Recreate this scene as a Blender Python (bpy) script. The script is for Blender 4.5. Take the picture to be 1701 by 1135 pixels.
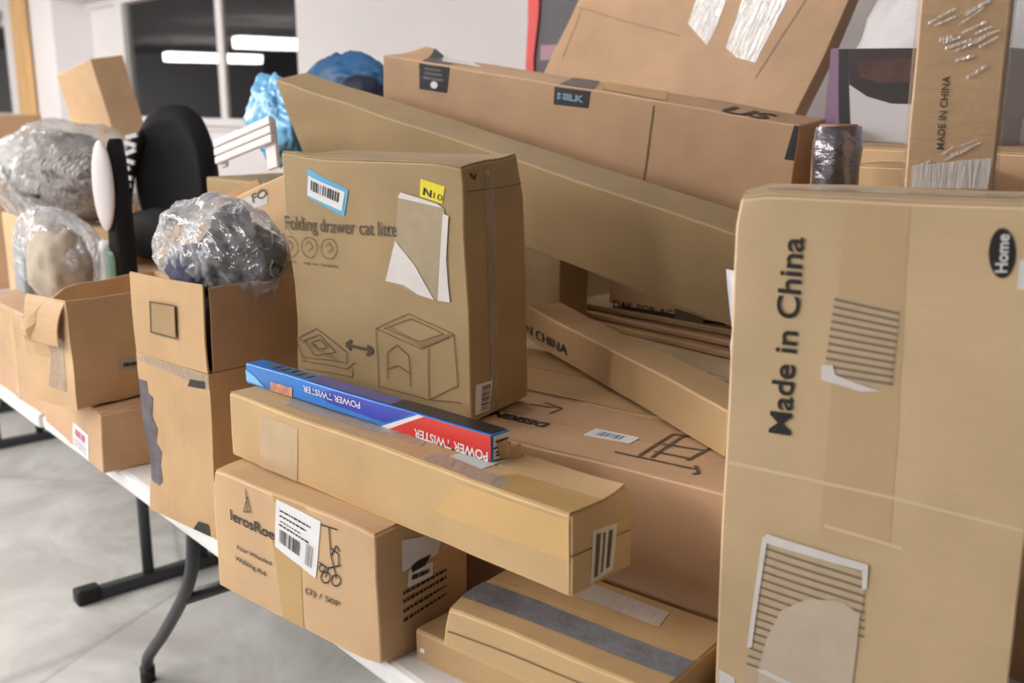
import bpy, bmesh, math, random
from mathutils import Vector, Matrix, Euler, noise
R = math.radians
for o in list(bpy.data.objects):
    bpy.data.objects.remove(o)
scn = bpy.context.scene
COL = scn.collection
# ------------------------------------------------------------------ camera, light, exposure
FPX = 1700.0
AZ = R(40.7)
PITCH = math.atan(397 / 1700)
FH = Vector((-math.cos(AZ), math.sin(AZ), 0))
RIGHT = Vector((math.sin(AZ), math.cos(AZ), 0))
FWD = FH * math.cos(PITCH) + Vector((0, 0, -math.sin(PITCH)))
UP = RIGHT.cross(FWD)
CAM = Vector((0, 0, 1.6))
cd = bpy.data.cameras.new('camera')
cd.sensor_width = 36
cd.lens = 36 * FPX / 1701
cd.clip_start = 0.05
cd.clip_end = 100
cd.dof.use_dof = True
cd.dof.focus_distance = 1.75
cd.dof.aperture_fstop = 3.5
cam = bpy.data.objects.new('camera', cd)
COL.objects.link(cam)
cam.matrix_world = Matrix((
    (RIGHT.x, UP.x, -FWD.x, CAM.x), (RIGHT.y, UP.y, -FWD.y, CAM.y),
    (RIGHT.z, UP.z, -FWD.z, CAM.z), (0, 0, 0, 1)))
scn.camera = cam
w = bpy.data.worlds.new('night')
scn.world = w
w.use_nodes = True
w.node_tree.nodes['Background'].inputs[0].default_value = (0.02, 0.022, 0.03, 1)
w.node_tree.nodes['Background'].inputs[1].default_value = 0.3
vs = scn.view_settings
vs.view_transform = 'Standard'
vs.look = 'None'
vs.gamma = 1
vs.use_curve_mapping = False
vs.exposure = -0.25
# fluorescent lamps: x, y, z, emission strength (set per lamp for the lighting), what sets each apart
LAMPS = [(-25.4, -5.2, 2.6, 30, 'farthest of the lamps, the left one mirrored in the window'),
         (-18.5, -3.7, 2.6, 30, 'second farthest lamp, the right one mirrored in the window'),
         (-16.5, -7.9, 2.6, 30, 'far lamp away from the windows, beside the second farthest'),
         (-9.5, -5.0, 2.6, 30, 'lamp in the middle of the hall over the open floor'),
         (-8.9, 0.4, 2.6, 36, 'lamp nearest to the big window, beyond the tables'),  # unseen, added to brighten the left wall and the window side
         (-6.3, -1.8, 2.6, 34, 'lamp over the floor left of the farther tables'),
         (-4.3, -1.7, 2.6, 40, 'lamp over the floor in front of the H-legged table'),
         (-3.7, -4.6, 2.6, 55, 'lamp over the open floor, well before the carton pile'),  # unseen, added to light the big pale carton
         (-1.55, -2.9, 2.6, 34, 'lamp nearest to the camera'),  # unseen, added to light the desk carton and the sand one behind
         (-2.35, 1.75, 2.6, 7, 'short dim lamp right above the carton pile')]  # unseen, placed to glint in the leaning carton's tape, shortened and dimmed


def ray(x, y):
    return FWD + RIGHT * ((x - 850.5) / FPX) + UP * ((567.5 - y) / FPX)


# ------------------------------------------------------------------ materials
def srgb(r, g, b):
    f = lambda c: (c / 255 / 12.92) if c / 255 <= 0.04045 else ((c / 255 + 0.055) / 1.055) ** 2.4
    return (f(r), f(g), f(b), 1)


_m = {}


def mat(name, rgb, rough=0.6, var=0.0, vscale=8.0, bump=0.0, bscale=40.0, metal=0.0, spec=0.5, coat=0.0, stretch=(1, 1, 1)):
    if name in _m:
        return _m[name]
    m = bpy.data.materials.new(name)
    m.use_nodes = True
    nt = m.node_tree
    b = nt.nodes['Principled BSDF']
    b.inputs['Base Color'].default_value = srgb(*rgb)
    b.inputs['Roughness'].default_value = rough
    b.inputs['Metallic'].default_value = metal
    b.inputs['Specular IOR Level'].default_value = spec
    b.inputs['Coat Weight'].default_value = coat
    tc = nt.nodes.new('ShaderNodeTexCoord')
    mp = nt.nodes.new('ShaderNodeMapping')
    mp.inputs['Scale'].default_value = stretch
    nt.links.new(tc.outputs['Object'], mp.inputs['Vector'])
    if var:
        n = nt.nodes.new('ShaderNodeTexNoise')
        n.inputs['Scale'].default_value = vscale
        n.inputs['Detail'].default_value = 5
        nt.links.new(mp.outputs[0], n.inputs['Vector'])
        rp = nt.nodes.new('ShaderNodeMapRange')
        rp.inputs[1].default_value = 0.3
        rp.inputs[2].default_value = 0.7
        rp.inputs[3].default_value = 1 - var
        rp.inputs[4].default_value = 1 + var
        nt.links.new(n.outputs['Fac'], rp.inputs[0])
        mx = nt.nodes.new('ShaderNodeMix')
        mx.data_type = 'RGBA'
        mx.blend_type = 'MULTIPLY'
        mx.inputs[0].default_value = 1
        mx.inputs[6].default_value = srgb(*rgb)
        nt.links.new(rp.outputs[0], mx.inputs[7])
        nt.links.new(mx.outputs[2], b.inputs['Base Color'])
    if bump:
        n2 = nt.nodes.new('ShaderNodeTexNoise')
        n2.inputs['Scale'].default_value = bscale
        n2.inputs['Detail'].default_value = 4
        nt.links.new(mp.outputs[0], n2.inputs['Vector'])
        bp = nt.nodes.new('ShaderNodeBump')
        bp.inputs['Strength'].default_value = bump
        bp.inputs['Distance'].default_value = 0.01
        nt.links.new(n2.outputs['Fac'], bp.inputs['Height'])
        nt.links.new(bp.outputs[0], b.inputs['Normal'])
    _m[name] = m
    return m


def kraft(name, rgb, seed=0.0, flute='x'):
    """cardboard: broad mottling, thin flute ripple, a little fibre"""
    if name in _m:
        return _m[name]
    m = bpy.data.materials.new(name)
    m.use_nodes = True
    nt = m.node_tree
    L = nt.links.new
    b = nt.nodes['Principled BSDF']
    b.inputs['Roughness'].default_value = 0.62
    b.inputs['Specular IOR Level'].default_value = 0.35
    tc = nt.nodes.new('ShaderNodeTexCoord')
    mp = nt.nodes.new('ShaderNodeMapping')
    mp.inputs['Location'].default_value = (seed, seed * 1.7, seed * 0.3)
    L(tc.outputs['Object'], mp.inputs['Vector'])
    n1 = nt.nodes.new('ShaderNodeTexNoise')
    n1.inputs['Scale'].default_value = 6
    n1.inputs['Detail'].default_value = 6
    L(mp.outputs[0], n1.inputs['Vector'])
    mp2 = nt.nodes.new('ShaderNodeMapping')
    mp2.inputs['Scale'].default_value = {'x': (6, 6, 90), 'z': (90, 90, 6)}[flute]
    L(tc.outputs['Object'], mp2.inputs['Vector'])
    n2 = nt.nodes.new('ShaderNodeTexNoise')
    n2.inputs['Scale'].default_value = 1.6
    n2.inputs['Detail'].default_value = 3
    L(mp2.outputs[0], n2.inputs['Vector'])
    a = nt.nodes.new('ShaderNodeMath')
    a.operation = 'MULTIPLY_ADD'
    a.inputs[1].default_value = 0.22
    L(n2.outputs['Fac'], a.inputs[0])
    L(n1.outputs['Fac'], a.inputs[2])
    rp = nt.nodes.new('ShaderNodeMapRange')
    rp.inputs[1].default_value = 0.38
    rp.inputs[2].default_value = 0.84
    rp.inputs[3].default_value = 0.88
    rp.inputs[4].default_value = 1.10
    L(a.outputs[0], rp.inputs[0])
    mx = nt.nodes.new('ShaderNodeMix')
    mx.data_type = 'RGBA'
    mx.blend_type = 'MULTIPLY'
    mx.inputs[0].default_value = 1
    mx.inputs[6].default_value = srgb(*rgb)
    L(rp.outputs[0], mx.inputs[7])
    L(mx.outputs[2], b.inputs['Base Color'])
    bp = nt.nodes.new('ShaderNodeBump')
    bp.inputs['Strength'].default_value = 0.25
    bp.inputs['Distance'].default_value = 0.004
    L(a.outputs[0], bp.inputs['Height'])
    L(bp.outputs[0], b.inputs['Normal'])
    _m[name] = m
    return m


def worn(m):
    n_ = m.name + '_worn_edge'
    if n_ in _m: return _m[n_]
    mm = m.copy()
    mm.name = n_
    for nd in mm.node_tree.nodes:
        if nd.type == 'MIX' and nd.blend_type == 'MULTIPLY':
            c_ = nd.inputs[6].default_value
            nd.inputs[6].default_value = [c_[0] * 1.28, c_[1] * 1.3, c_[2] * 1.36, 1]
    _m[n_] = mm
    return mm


def film(name, tint=(255, 255, 255), clear=0.75, rough=0.12, bump=0.6, bscale=30, stretch=(1, 1, 1), dist=0.02, top=1.0, ior=1.5):
    """clear plastic film: mostly see-through with sharp wrinkled glints"""
    if name in _m:
        return _m[name]
    m = bpy.data.materials.new(name)
    m.use_nodes = True
    nt = m.node_tree
    L = nt.links.new
    for n in list(nt.nodes):
        nt.nodes.remove(n)
    out = nt.nodes.new('ShaderNodeOutputMaterial')
    tr = nt.nodes.new('ShaderNodeBsdfTransparent')
    tr.inputs[0].default_value = (0.97, 0.97, 0.97, 1)
    pr = nt.nodes.new('ShaderNodeBsdfPrincipled')
    pr.inputs['Base Color'].default_value = srgb(*tint)
    pr.inputs['Roughness'].default_value = rough
    pr.inputs['Specular IOR Level'].default_value = 1.0
    pr.inputs['IOR'].default_value = ior
    tc = nt.nodes.new('ShaderNodeTexCoord')
    mp = nt.nodes.new('ShaderNodeMapping')
    mp.inputs['Scale'].default_value = stretch
    L(tc.outputs['Object'], mp.inputs[0])
    n = nt.nodes.new('ShaderNodeTexNoise')
    n.inputs['Scale'].default_value = bscale
    n.inputs['Detail'].default_value = 3
    n.inputs['Distortion'].default_value = 1.2
    L(mp.outputs[0], n.inputs['Vector'])
    bp = nt.nodes.new('ShaderNodeBump')
    bp.inputs['Strength'].default_value = bump
    bp.inputs['Distance'].default_value = dist
    L(n.outputs['Fac'], bp.inputs['Height'])
    L(bp.outputs[0], pr.inputs['Normal'])
    fr = nt.nodes.new('ShaderNodeFresnel')
    fr.inputs[0].default_value = 1.6
    L(bp.outputs[0], fr.inputs['Normal'])
    mr = nt.nodes.new('ShaderNodeMapRange')
    mr.inputs[1].default_value = 0
    mr.inputs[2].default_value = 0.6
    mr.inputs[3].default_value = 1 - clear
    mr.inputs[4].default_value = top
    L(fr.outputs[0], mr.inputs[0])
    ms = nt.nodes.new('ShaderNodeMixShader')
    L(mr.outputs[0], ms.inputs[0])
    L(tr.outputs[0], ms.inputs[1])
    L(pr.outputs[0], ms.inputs[2])
    L(ms.outputs[0], out.inputs[0])
    _m[name] = m
    return m


K_J = kraft('kraft_warm', (204, 170, 132), 1.0)
K_L = kraft('kraft_golden', (198, 166, 122), 5.0)
K_C = kraft('kraft_olive', (168, 144, 106), 9.0)
K_M = kraft('kraft_pale', (212, 186, 148), 3.0)
K_A = kraft('kraft_rosy', (189, 155, 123), 7.0)
K_B = kraft('kraft_drab', (165, 141, 104), 13.0)
K_D = kraft('kraft_brown', (196, 160, 126), 17.0)
K_T = kraft('kraft_light', (196, 162, 121), 21.0, 'z')
K_E = kraft('kraft_sand', (190, 158, 116), 25.0)
K_IN = kraft('kraft_inside', (150, 112, 76), 29.0)
K_CREAM = kraft('kraft_cream', (224, 206, 172), 31.0)
INK = mat('ink', (38, 34, 30), 0.6)
INK_SOFT = mat('ink_soft', (118, 94, 64), 0.6)
INK_MID = mat('ink_mid', (84, 70, 52), 0.6)
WHITE = mat('label_white', (232, 232, 236), 0.45, 0.03, 20)
WHITE2 = mat('torn_paper_white', (226, 222, 220), 0.8, 0.05, 25)
GREYPAPER = mat('torn_paper_grey', (176, 160, 134), 0.85, 0.05, 60)
BARE = mat('bare_corrugate', (198, 178, 152), 0.9, 0.06, 60)
GROOVE = mat('flute_groove', (136, 116, 90), 0.9)
TAPE = mat('brown_tape', (184, 148, 92), 0.22, 0.05, 10, 0.15, 30, spec=0.6)
TAPE_C = film('clear_tape', (226, 208, 186), 0.72, 0.16, 0.5, 60, (1, 1, 1), 0.006)
TAPE_S = film('glossy_tape', (246, 242, 240), 0.3, 0.14, 0.5, 20, (6, 1, .6), 0.008, 1.0, 2.1)  # also colours the painted glint streaks on the stretch wrap
WRAP = film('stretch_wrap', (250, 244, 238), 0.985, 0.12, 0.9, 26, (1, 1, 3.5), 0.02, 0.35, 1.8)
GREYTAPE = mat('grey_tape', (120, 122, 130), 0.5, 0.2, 25, 0.3, 60)
BLACKTAPE = mat('black_tape', (44, 46, 52), 0.35, 0.2, 30)
BLUEINK = mat('pale_blue_ink', (120, 158, 190), 0.5)
YELLOW = mat('yellow_sticker', (238, 222, 40), 0.5)
CYAN = mat('sky_blue_label', (96, 178, 226), 0.45)
PINK = mat('pink_print', (206, 120, 150), 0.5)


# ------------------------------------------------------------------ object helpers
def tag(o, label, cat, group=None, kind=None):
    if label: o['label'] = label
    if cat: o['category'] = cat
    if group: o['group'] = group
    if kind: o['kind'] = kind
    return o


def obj(name, bm, m, parent=None, smooth=False):
    me = bpy.data.meshes.new(name)
    bm.to_mesh(me)
    bm.free()
    if m: me.materials.append(m)
    if smooth:
        for p in me.polygons: p.use_smooth = True
    o = bpy.data.objects.new(name, me)
    COL.objects.link(o)
    if parent: o.parent = parent
    return o


def thing(name, label, cat, loc=(0, 0, 0), rot=(0, 0, 0), group=None):
    o = bpy.data.objects.new(name, None)
    COL.objects.link(o)
    o.location = loc
    o.rotation_euler = rot
    o.empty_display_size = 0.05
    return tag(o, label, cat, group)


def add_box(bm, lo, hi, bev=0.0, M=None):
    r = bmesh.ops.create_cube(bm, size=1)
    for v in r['verts']:
        v.co = Vector([lo[i] + (v.co[i] + 0.5) * (hi[i] - lo[i]) for i in range(3)])
        if M: v.co = M @ v.co
    if bev:
        es = list({e for v in r['verts'] for e in v.link_edges})
        bmesh.ops.bevel(bm, geom=es, offset=bev, segments=2, profile=0.5, affect='EDGES')


def add_tube(bm, pts, rad, seg=12, caps=True):
    pts = [Vector(p) for p in pts]
    rads = rad if isinstance(rad, (list, tuple)) else [rad] * len(pts)
    rings = []
    up = Vector((0.13, 0.31, 0.94)).normalized()
    for i, p in enumerate(pts):
        d = (pts[min(i + 1, len(pts) - 1)] - pts[max(i - 1, 0)]).normalized()
        a = d.cross(up)
        if a.length < 1e-3: a = d.cross(Vector((1, 0, 0)))
        a.normalize()
        b = a.cross(d).normalized()
        rings.append([bm.verts.new(p + (a * math.cos(t) + b * math.sin(t)) * rads[i])
                      for t in [2 * math.pi * k / seg for k in range(seg)]])
    for r0, r1 in zip(rings, rings[1:]):
        for k in range(seg):
            bm.faces.new((r0[k], r0[(k + 1) % seg], r1[(k + 1) % seg], r1[k]))
    if caps:
        bm.faces.new(list(reversed(rings[0])))
        bm.faces.new(rings[-1])
    bmesh.ops.recalc_face_normals(bm, faces=bm.faces[:])


def smooth_path(pts, n=6):
    """Catmull-Rom through the points"""
    P = [Vector(p) for p in pts]
    P = [P[0] * 2 - P[1]] + P + [P[-1] * 2 - P[-2]]
    out = []
    for i in range(1, len(P) - 2):
        for k in range(n):
            t = k / n
            a, b, c, d = P[i - 1], P[i], P[i + 1], P[i + 2]
            out.append(0.5 * ((2 * b) + (c - a) * t + (2 * a - 5 * b + 4 * c - d) * t * t + (3 * b - a - 3 * c + d) * t ** 3))
    out.append(P[-2])
    return out


FACES = {
    'front': lambda l, w, h: (Vector((0, 0, 0)), Vector((1, 0, 0)), Vector((0, 0, 1)), Vector((0, -1, 0)), l, h),
    'right': lambda l, w, h: (Vector((l, 0, 0)), Vector((0, 1, 0)), Vector((0, 0, 1)), Vector((1, 0, 0)), w, h),
    'top': lambda l, w, h: (Vector((0, 0, h)), Vector((1, 0, 0)), Vector((0, 1, 0)), Vector((0, 0, 1)), l, w),
    'left': lambda l, w, h: (Vector((0, w, 0)), Vector((0, -1, 0)), Vector((0, 0, 1)), Vector((-1, 0, 0)), w, h),
    'back': lambda l, w, h: (Vector((l, w, 0)), Vector((-1, 0, 0)), Vector((0, 0, 1)), Vector((0, 1, 0)), l, h),
}


class Carton:
    """a cardboard carton whose sheets, tapes and prints all share one gentle warp.
    o: lower front left corner, rot: roll, pitch, yaw in degrees, d: length, depth, height"""

    def __init__(s, name, label, o, rot, d, m, group=None, cat='box', dents=(), amp=0.0022, seed=1.0, shear=0.0,
                 open_top=False, cell=0.035, body='carton_body', inset_top=0.0, simple=False):
        s.d = Vector(d)
        s.o = Vector(o)
        s.rot = Euler((R(rot[0]), R(rot[1]), R(rot[2])), 'XYZ')
        s.dents = [(Vector(a), b, Vector(c)) for a, b, c in dents]
        s.amp, s.seed, s.shear, s.cell, s.m = amp, seed, shear, cell, m
        s.mw = Matrix.Translation(s.o) @ s.rot.to_matrix().to_4x4()
        s.mi = s.mw.inverted()
        s.lift = 0.0
        s.simple = simple
        bm = bmesh.new()
        l, wd, h = d
        add_box(bm, (0, 0, 0), (l, wd, h), 0.0)
        if open_top:
            top = [f for f in bm.faces if all(v.co.z > h - 1e-5 for v in f.verts)]
            bmesh.ops.delete(bm, geom=top, context='FACES_ONLY')
        else:
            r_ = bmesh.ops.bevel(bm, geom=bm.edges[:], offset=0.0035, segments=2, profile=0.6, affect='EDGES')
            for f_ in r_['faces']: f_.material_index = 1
        s.grid(bm, cell)
        s.warp_bm(bm)
        if simple:
            s.root = obj(name, bm, m)
            tag(s.root, label, cat, group)
            s.root.location = s.o
            s.root.rotation_euler = s.rot
            s.body = s.root
        else:
            s.root = thing(name, label, cat, s.o, s.rot, group)
            s.body = obj(body, bm, m, s.root)
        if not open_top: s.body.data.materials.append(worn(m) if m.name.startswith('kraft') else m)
        if open_top:
            md = s.body.modifiers.new('wall', 'SOLIDIFY')
            md.thickness = 0.004
            md.offset = -1
        else:
            for p in s.body.data.polygons: p.use_smooth = True
            md = s.body.modifiers.new('n', 'WEIGHTED_NORMAL')
            md.keep_sharp = True

    def grid(s, bm, cell, lo=None, hi=None):
        lo = lo or Vector((0, 0, 0))
        hi = hi or s.d
        for ax in range(3):
            n = max(1, int(round((hi[ax] - lo[ax]) / cell)))
            for k in range(1, n):
                co = Vector((0, 0, 0))
                co[ax] = lo[ax] + (hi[ax] - lo[ax]) * k / n
                no = Vector((0, 0, 0))
                no[ax] = 1
                bmesh.ops.bisect_plane(bm, geom=bm.verts[:] + bm.edges[:] + bm.faces[:], plane_co=co, plane_no=no)

    def warp(s, p):
        q = Vector(p)
        n = noise.noise_vector(q * 5.0 + Vector((s.seed * 7.1, s.seed * 3.3, s.seed)))
        n2 = noise.noise_vector(q * 17.0 + Vector((s.seed, s.seed * 5.3, s.seed * 2)))
        r = q + n * s.amp * 1.6 + n2 * s.amp * 0.45
        for c, rad, v in s.dents:
            t = (q - c).length / rad
            if t < 1: r += v * (1 - t * t) ** 2
        if s.shear:
            r.x += s.shear * (s.d.z - q.z) * max(0, 1 - q.x / (s.d.x * 0.8))
        if q.z < 0.012: r.z = max(r.z, q.z)
        return r

    def warp_bm(s, bm):
        for v in bm.verts: v.co = s.warp(v.co)

    def f(s, face):
        return FACES[face](*s.d)

    def uv(s, face, x, y):
        """where the sight line through a photo point meets one face, in metres on that face"""
        o, u, v, n, _, _ = s.f(face)
        d = s.mi.to_3x3() @ ray(x, y)
        c = s.mi @ CAM
        t = (o - c).dot(n) / d.dot(n)
        q = c + d * t - o
        return (q.dot(u), q.dot(v))

    def px(s, face, pts, clamp=True):
        o, u, v, n, lu, lv = s.f(face)
        r = [s.uv(face, *p) for p in pts]
        if clamp:
            r = [(min(max(a, 0.001), lu - 0.001), min(max(b, 0.001), lv - 0.001)) for a, b in r]
        return r

    def patch(s, name, face, pts, m, parent=None, off=0.0012, th=0.0, cell=None, label=None):
        """thin sheet lying on a face; pts in metres on that face"""
        o, u, v, n, _, _ = s.f(face)
        bm = bmesh.new()
        vs_ = [bm.verts.new(o + u * a + v * b) for a, b in pts]
        fc = bm.faces.new(vs_)
        fc.normal_update()
        if fc.normal.dot(n) < 0: fc.normal_flip()
        bmesh.ops.triangulate(bm, faces=[fc]) if len(pts) > 4 else None
        s.grid(bm, cell or s.cell)
        s.warp_bm(bm)
        if th:
            for q in bm.verts: q.co += n * (off + th)
            r = bmesh.ops.extrude_face_region(bm, geom=bm.faces[:])
            for q in [g for g in r['geom'] if isinstance(g, bmesh.types.BMVert)]: q.co -= n * th
            bmesh.ops.recalc_face_normals(bm, faces=bm.faces[:])
        else:
            for q in bm.verts: q.co += n * off
        ob = obj(name, bm, m, parent or s.root)
        if label: ob['label'] = label
        return ob

    def rect(s, name, face, u0, v0, u1, v1, m, **k):
        return s.patch(name, face, [(u0, v0), (u1, v0), (u1, v1), (u0, v1)], m, **k)

    def strokes(s, name, face, segs, wid, m, parent=None, off=0.0018):
        """printed line drawing: list of polylines in metres on the face"""
        o, u, v, n, _, _ = s.f(face)
        bm = bmesh.new()
        for pl in segs:
            for (a, b) in zip(pl, pl[1:]):
                A, B = Vector(a), Vector(b)
                L = (B - A).length
                if L < 1e-6: continue
                k = max(1, int(L / 0.03))
                nd = Vector((-(B - A).y, (B - A).x)) / L * wid / 2
                for i in range(k):
                    p, q = A.lerp(B, i / k), A.lerp(B, (i + 1) / k)
                    vv = [bm.verts.new(s.warp(o + u * t[0] + v * t[1]) + n * off) for t in (p - nd, q - nd, q + nd, p + nd)]
                    fc = bm.faces.new(vv)
                    fc.normal_update()
                    if fc.normal.dot(n) < 0: fc.normal_flip()
        return obj(name, bm, m, parent or s.root)

    def text(s, string, face, p0, p1, height, m, name='printed_text', parent=None, bold=0.0, off=0.002, stretch=True, shear=0.0):
        """text from p0 to p1 (baseline, metres on face), cap height given"""
        o, u, v, n, _, _ = s.f(face)
        me = text_mesh(string, bold)
        xs = [q.co.x for q in me.vertices]
        ys = [q.co.y for q in me.vertices]
        x0, x1 = min(xs), max(xs)
        cap = 0.7
        A, B = Vector(p0), Vector(p1)
        du = (B - A) / (x1 - x0)
        dn = Vector((-(B - A).y, (B - A).x)).normalized() * height / cap
        for q in me.vertices:
            a = A + du * (q.co.x - x0 + shear * q.co.y) + dn * q.co.y
            q.co = s.warp(o + u * a.x + v * a.y) + n * off
        ob = bpy.data.objects.new(name, me)
        me.materials.append(m)
        COL.objects.link(ob)
        ob.parent = parent or s.root
        return ob

    def barcode(s, face, quad, parent, rng=(0.1, 0.3, 0.9, 0.85), n=22, seed=1, m=None, off=0.0022):
        """bars inside a label given as four face points (s along the first side)"""
        rnd = random.Random(seed)
        o, u, v, nn, _, _ = s.f(face)
        q = [Vector(a) for a in quad]

        def P(a, b):
            w_ = q[0].lerp(q[1], a).lerp(q[3].lerp(q[2], a), b)
            return s.warp(o + u * w_.x + v * w_.y) + nn * off
        bm = bmesh.new()
        a = rng[0]
        step = (rng[2] - rng[0]) / n
        for i in range(n):
            wd = step * rnd.uniform(0.2, 0.75)
            fc = bm.faces.new([bm.verts.new(P(*t)) for t in ((a, rng[1]), (a + wd, rng[1]), (a + wd, rng[3]), (a, rng[3]))])
            fc.normal_update()
            a += step
        return obj('barcode', bm, m or INK, parent)

    def lines(s, face, quad, parent, rows, m=None, off=0.0022, seed=2):
        rnd = random.Random(seed)
        o, u, v, nn, _, _ = s.f(face)
        q = [Vector(a) for a in quad]

        def P(a, b):
            w_ = q[0].lerp(q[1], a).lerp(q[3].lerp(q[2], a), b)
            return s.warp(o + u * w_.x + v * w_.y) + nn * off
        bm = bmesh.new()
        for (a0, a1, b0, b1) in rows:
            a = a0
            while a < a1:
                wd = min(rnd.uniform(0.03, 0.09), a1 - a)
                bm.faces.new([bm.verts.new(P(*t)) for t in ((a, b0), (a + wd, b0), (a + wd, b1), (a, b1))])
                a += wd + 0.02
        return obj('text_lines', bm, m or INK, parent)

    def top_flaps(s, gap=0.002, th=0.0025, along='x', m=None):
        l, wd, _ = s.d
        e = 0.002
        if along == 'x':
            s.rect('flap', 'top', e, e, l - e, wd / 2 - gap, m or s.m, off=0.0004, th=th)
            s.rect('flap', 'top', e, wd / 2 + gap, l - e, wd - e, m or s.m, off=0.0004, th=th)
        else:
            s.rect('flap', 'top', e, e, l / 2 - gap, wd - e, m or s.m, off=0.0004, th=th)
            s.rect('flap', 'top', l / 2 + gap, e, l - e, wd - e, m or s.m, off=0.0004, th=th)

    def end_flaps(s, face='right', gap=0.0015, th=0.0025, split='u'):
        _, _, _, _, lu, lv = s.f(face)
        e = 0.002
        if split == 'u':
            s.rect('flap', face, e, e, lu / 2 - gap, lv - e, s.m, off=0.0004, th=th)
            s.rect('flap', face, lu / 2 + gap, e, lu - e, lv - e, s.m, off=0.0004, th=th)
        else:
            s.rect('flap', face, e, e, lu - e, lv / 2 - gap, s.m, off=0.0004, th=th)
            s.rect('flap', face, e, lv / 2 + gap, lu - e, lv - e, s.m, off=0.0004, th=th)


def text_mesh(string, bold=0.0, key={}):
    cu = bpy.data.curves.new('t', 'FONT')
    cu.body = string
    cu.size = 1
    cu.offset = bold
    cu.resolution_u = 4
    t = bpy.data.objects.new('t', cu)
    COL.objects.link(t)
    dg = bpy.context.evaluated_depsgraph_get()
    me = bpy.data.meshes.new_from_object(t.evaluated_get(dg))
    bpy.data.objects.remove(t)
    bpy.data.curves.remove(cu)
    me.materials.clear()
    return me


def open_flap(c, edge, length, angle, m=None, name='flap', taper=0.0, th=0.004, sag=0.0, span=(0, 1)):
    """a flap hinged on a top edge of carton c; angle 0 = straight up, 90 = folded outwards flat"""
    l, wd, h = c.d
    a, b, out = {'front': (Vector((0, 0, h)), Vector((l, 0, h)), Vector((0, -1, 0))),
                 'back': (Vector((0, wd, h)), Vector((l, wd, h)), Vector((0, 1, 0))),
                 'right': (Vector((l, 0, h)), Vector((l, wd, h)), Vector((1, 0, 0))),
                 'left': (Vector((0, 0, h)), Vector((0, wd, h)), Vector((-1, 0, 0)))}[edge]
    A, B = a.lerp(b, span[0]), a.lerp(b, span[1])
    dz = Vector((0, 0, 1))
    nrm = (B - A).cross(dz).normalized()
    bm = bmesh.new()
    nu, nv = 8, 6
    rows = []
    for j in range(nv + 1):
        t = j / nv
        ang = R(angle) + R(sag) * t
        pos = dz * math.cos(ang) * length * t + out * math.sin(ang) * length * t
        row = []
        for i in range(nu + 1):
            sx = i / nu
            sx = taper * t + sx * (1 - 2 * taper * t)
            p = A.lerp(B, sx) + pos
            p += noise.noise_vector(p * 9 + Vector((c.seed, 3, 1))) * 0.003 * t
            row.append(bm.verts.new(p))
        rows.append(row)
    for j in range(nv):
        for i in range(nu):
            bm.faces.new((rows[j][i], rows[j][i + 1], rows[j + 1][i + 1], rows[j + 1][i]))
    ob = obj(name, bm, m or c.m, c.root)
    md = ob.modifiers.new('board', 'SOLIDIFY')
    md.thickness = th
    md.offset = 0
    return ob


def crumple(name, m, parent, c, r, seed=0, amp=0.15, freq=2.5, sub=4, flat=0.0, ridge=0.08, rot=(0, 0, 0), smooth=True):
    """soft lumpy body with ridged folds, centre c, radii r"""
    bm = bmesh.new()
    bmesh.ops.create_icosphere(bm, subdivisions=sub, radius=1)
    M = Euler([R(a) for a in rot]).to_matrix()
    for v in bm.verts:
        n = v.co.normalized()
        k = 1 + amp * noise.noise(n * freq + Vector((seed, 0, 0)))
        k += ridge * (1 - 2 * abs(noise.noise(n * freq * 2.3 + Vector((0, seed, 0)))))
        k += ridge * 0.4 * (1 - 2 * abs(noise.noise(n * freq * 6 + Vector((0, 0, seed)))))
        p = Vector((n.x * r[0], n.y * r[1], n.z * r[2])) * k
        if flat and p.z < -r[2] * flat: p.z = -r[2] * flat + (p.z + r[2] * flat) * 0.1
        v.co = M @ p + Vector(c)
    return obj(name, bm, m, parent, smooth)


def struct(name, bm, m):
    o = obj(name, bm, m)
    o['kind'] = 'structure'
    return o


# ------------------------------------------------------------------ the room
WALL = mat('wall_paint', (226, 222, 224), 0.7, 0.02, 1.5)
FRAME = mat('window_frame_white', (226, 222, 222), 0.4)
CEIL = mat('ceiling_paint', (176, 172, 172), 0.8)


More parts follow.
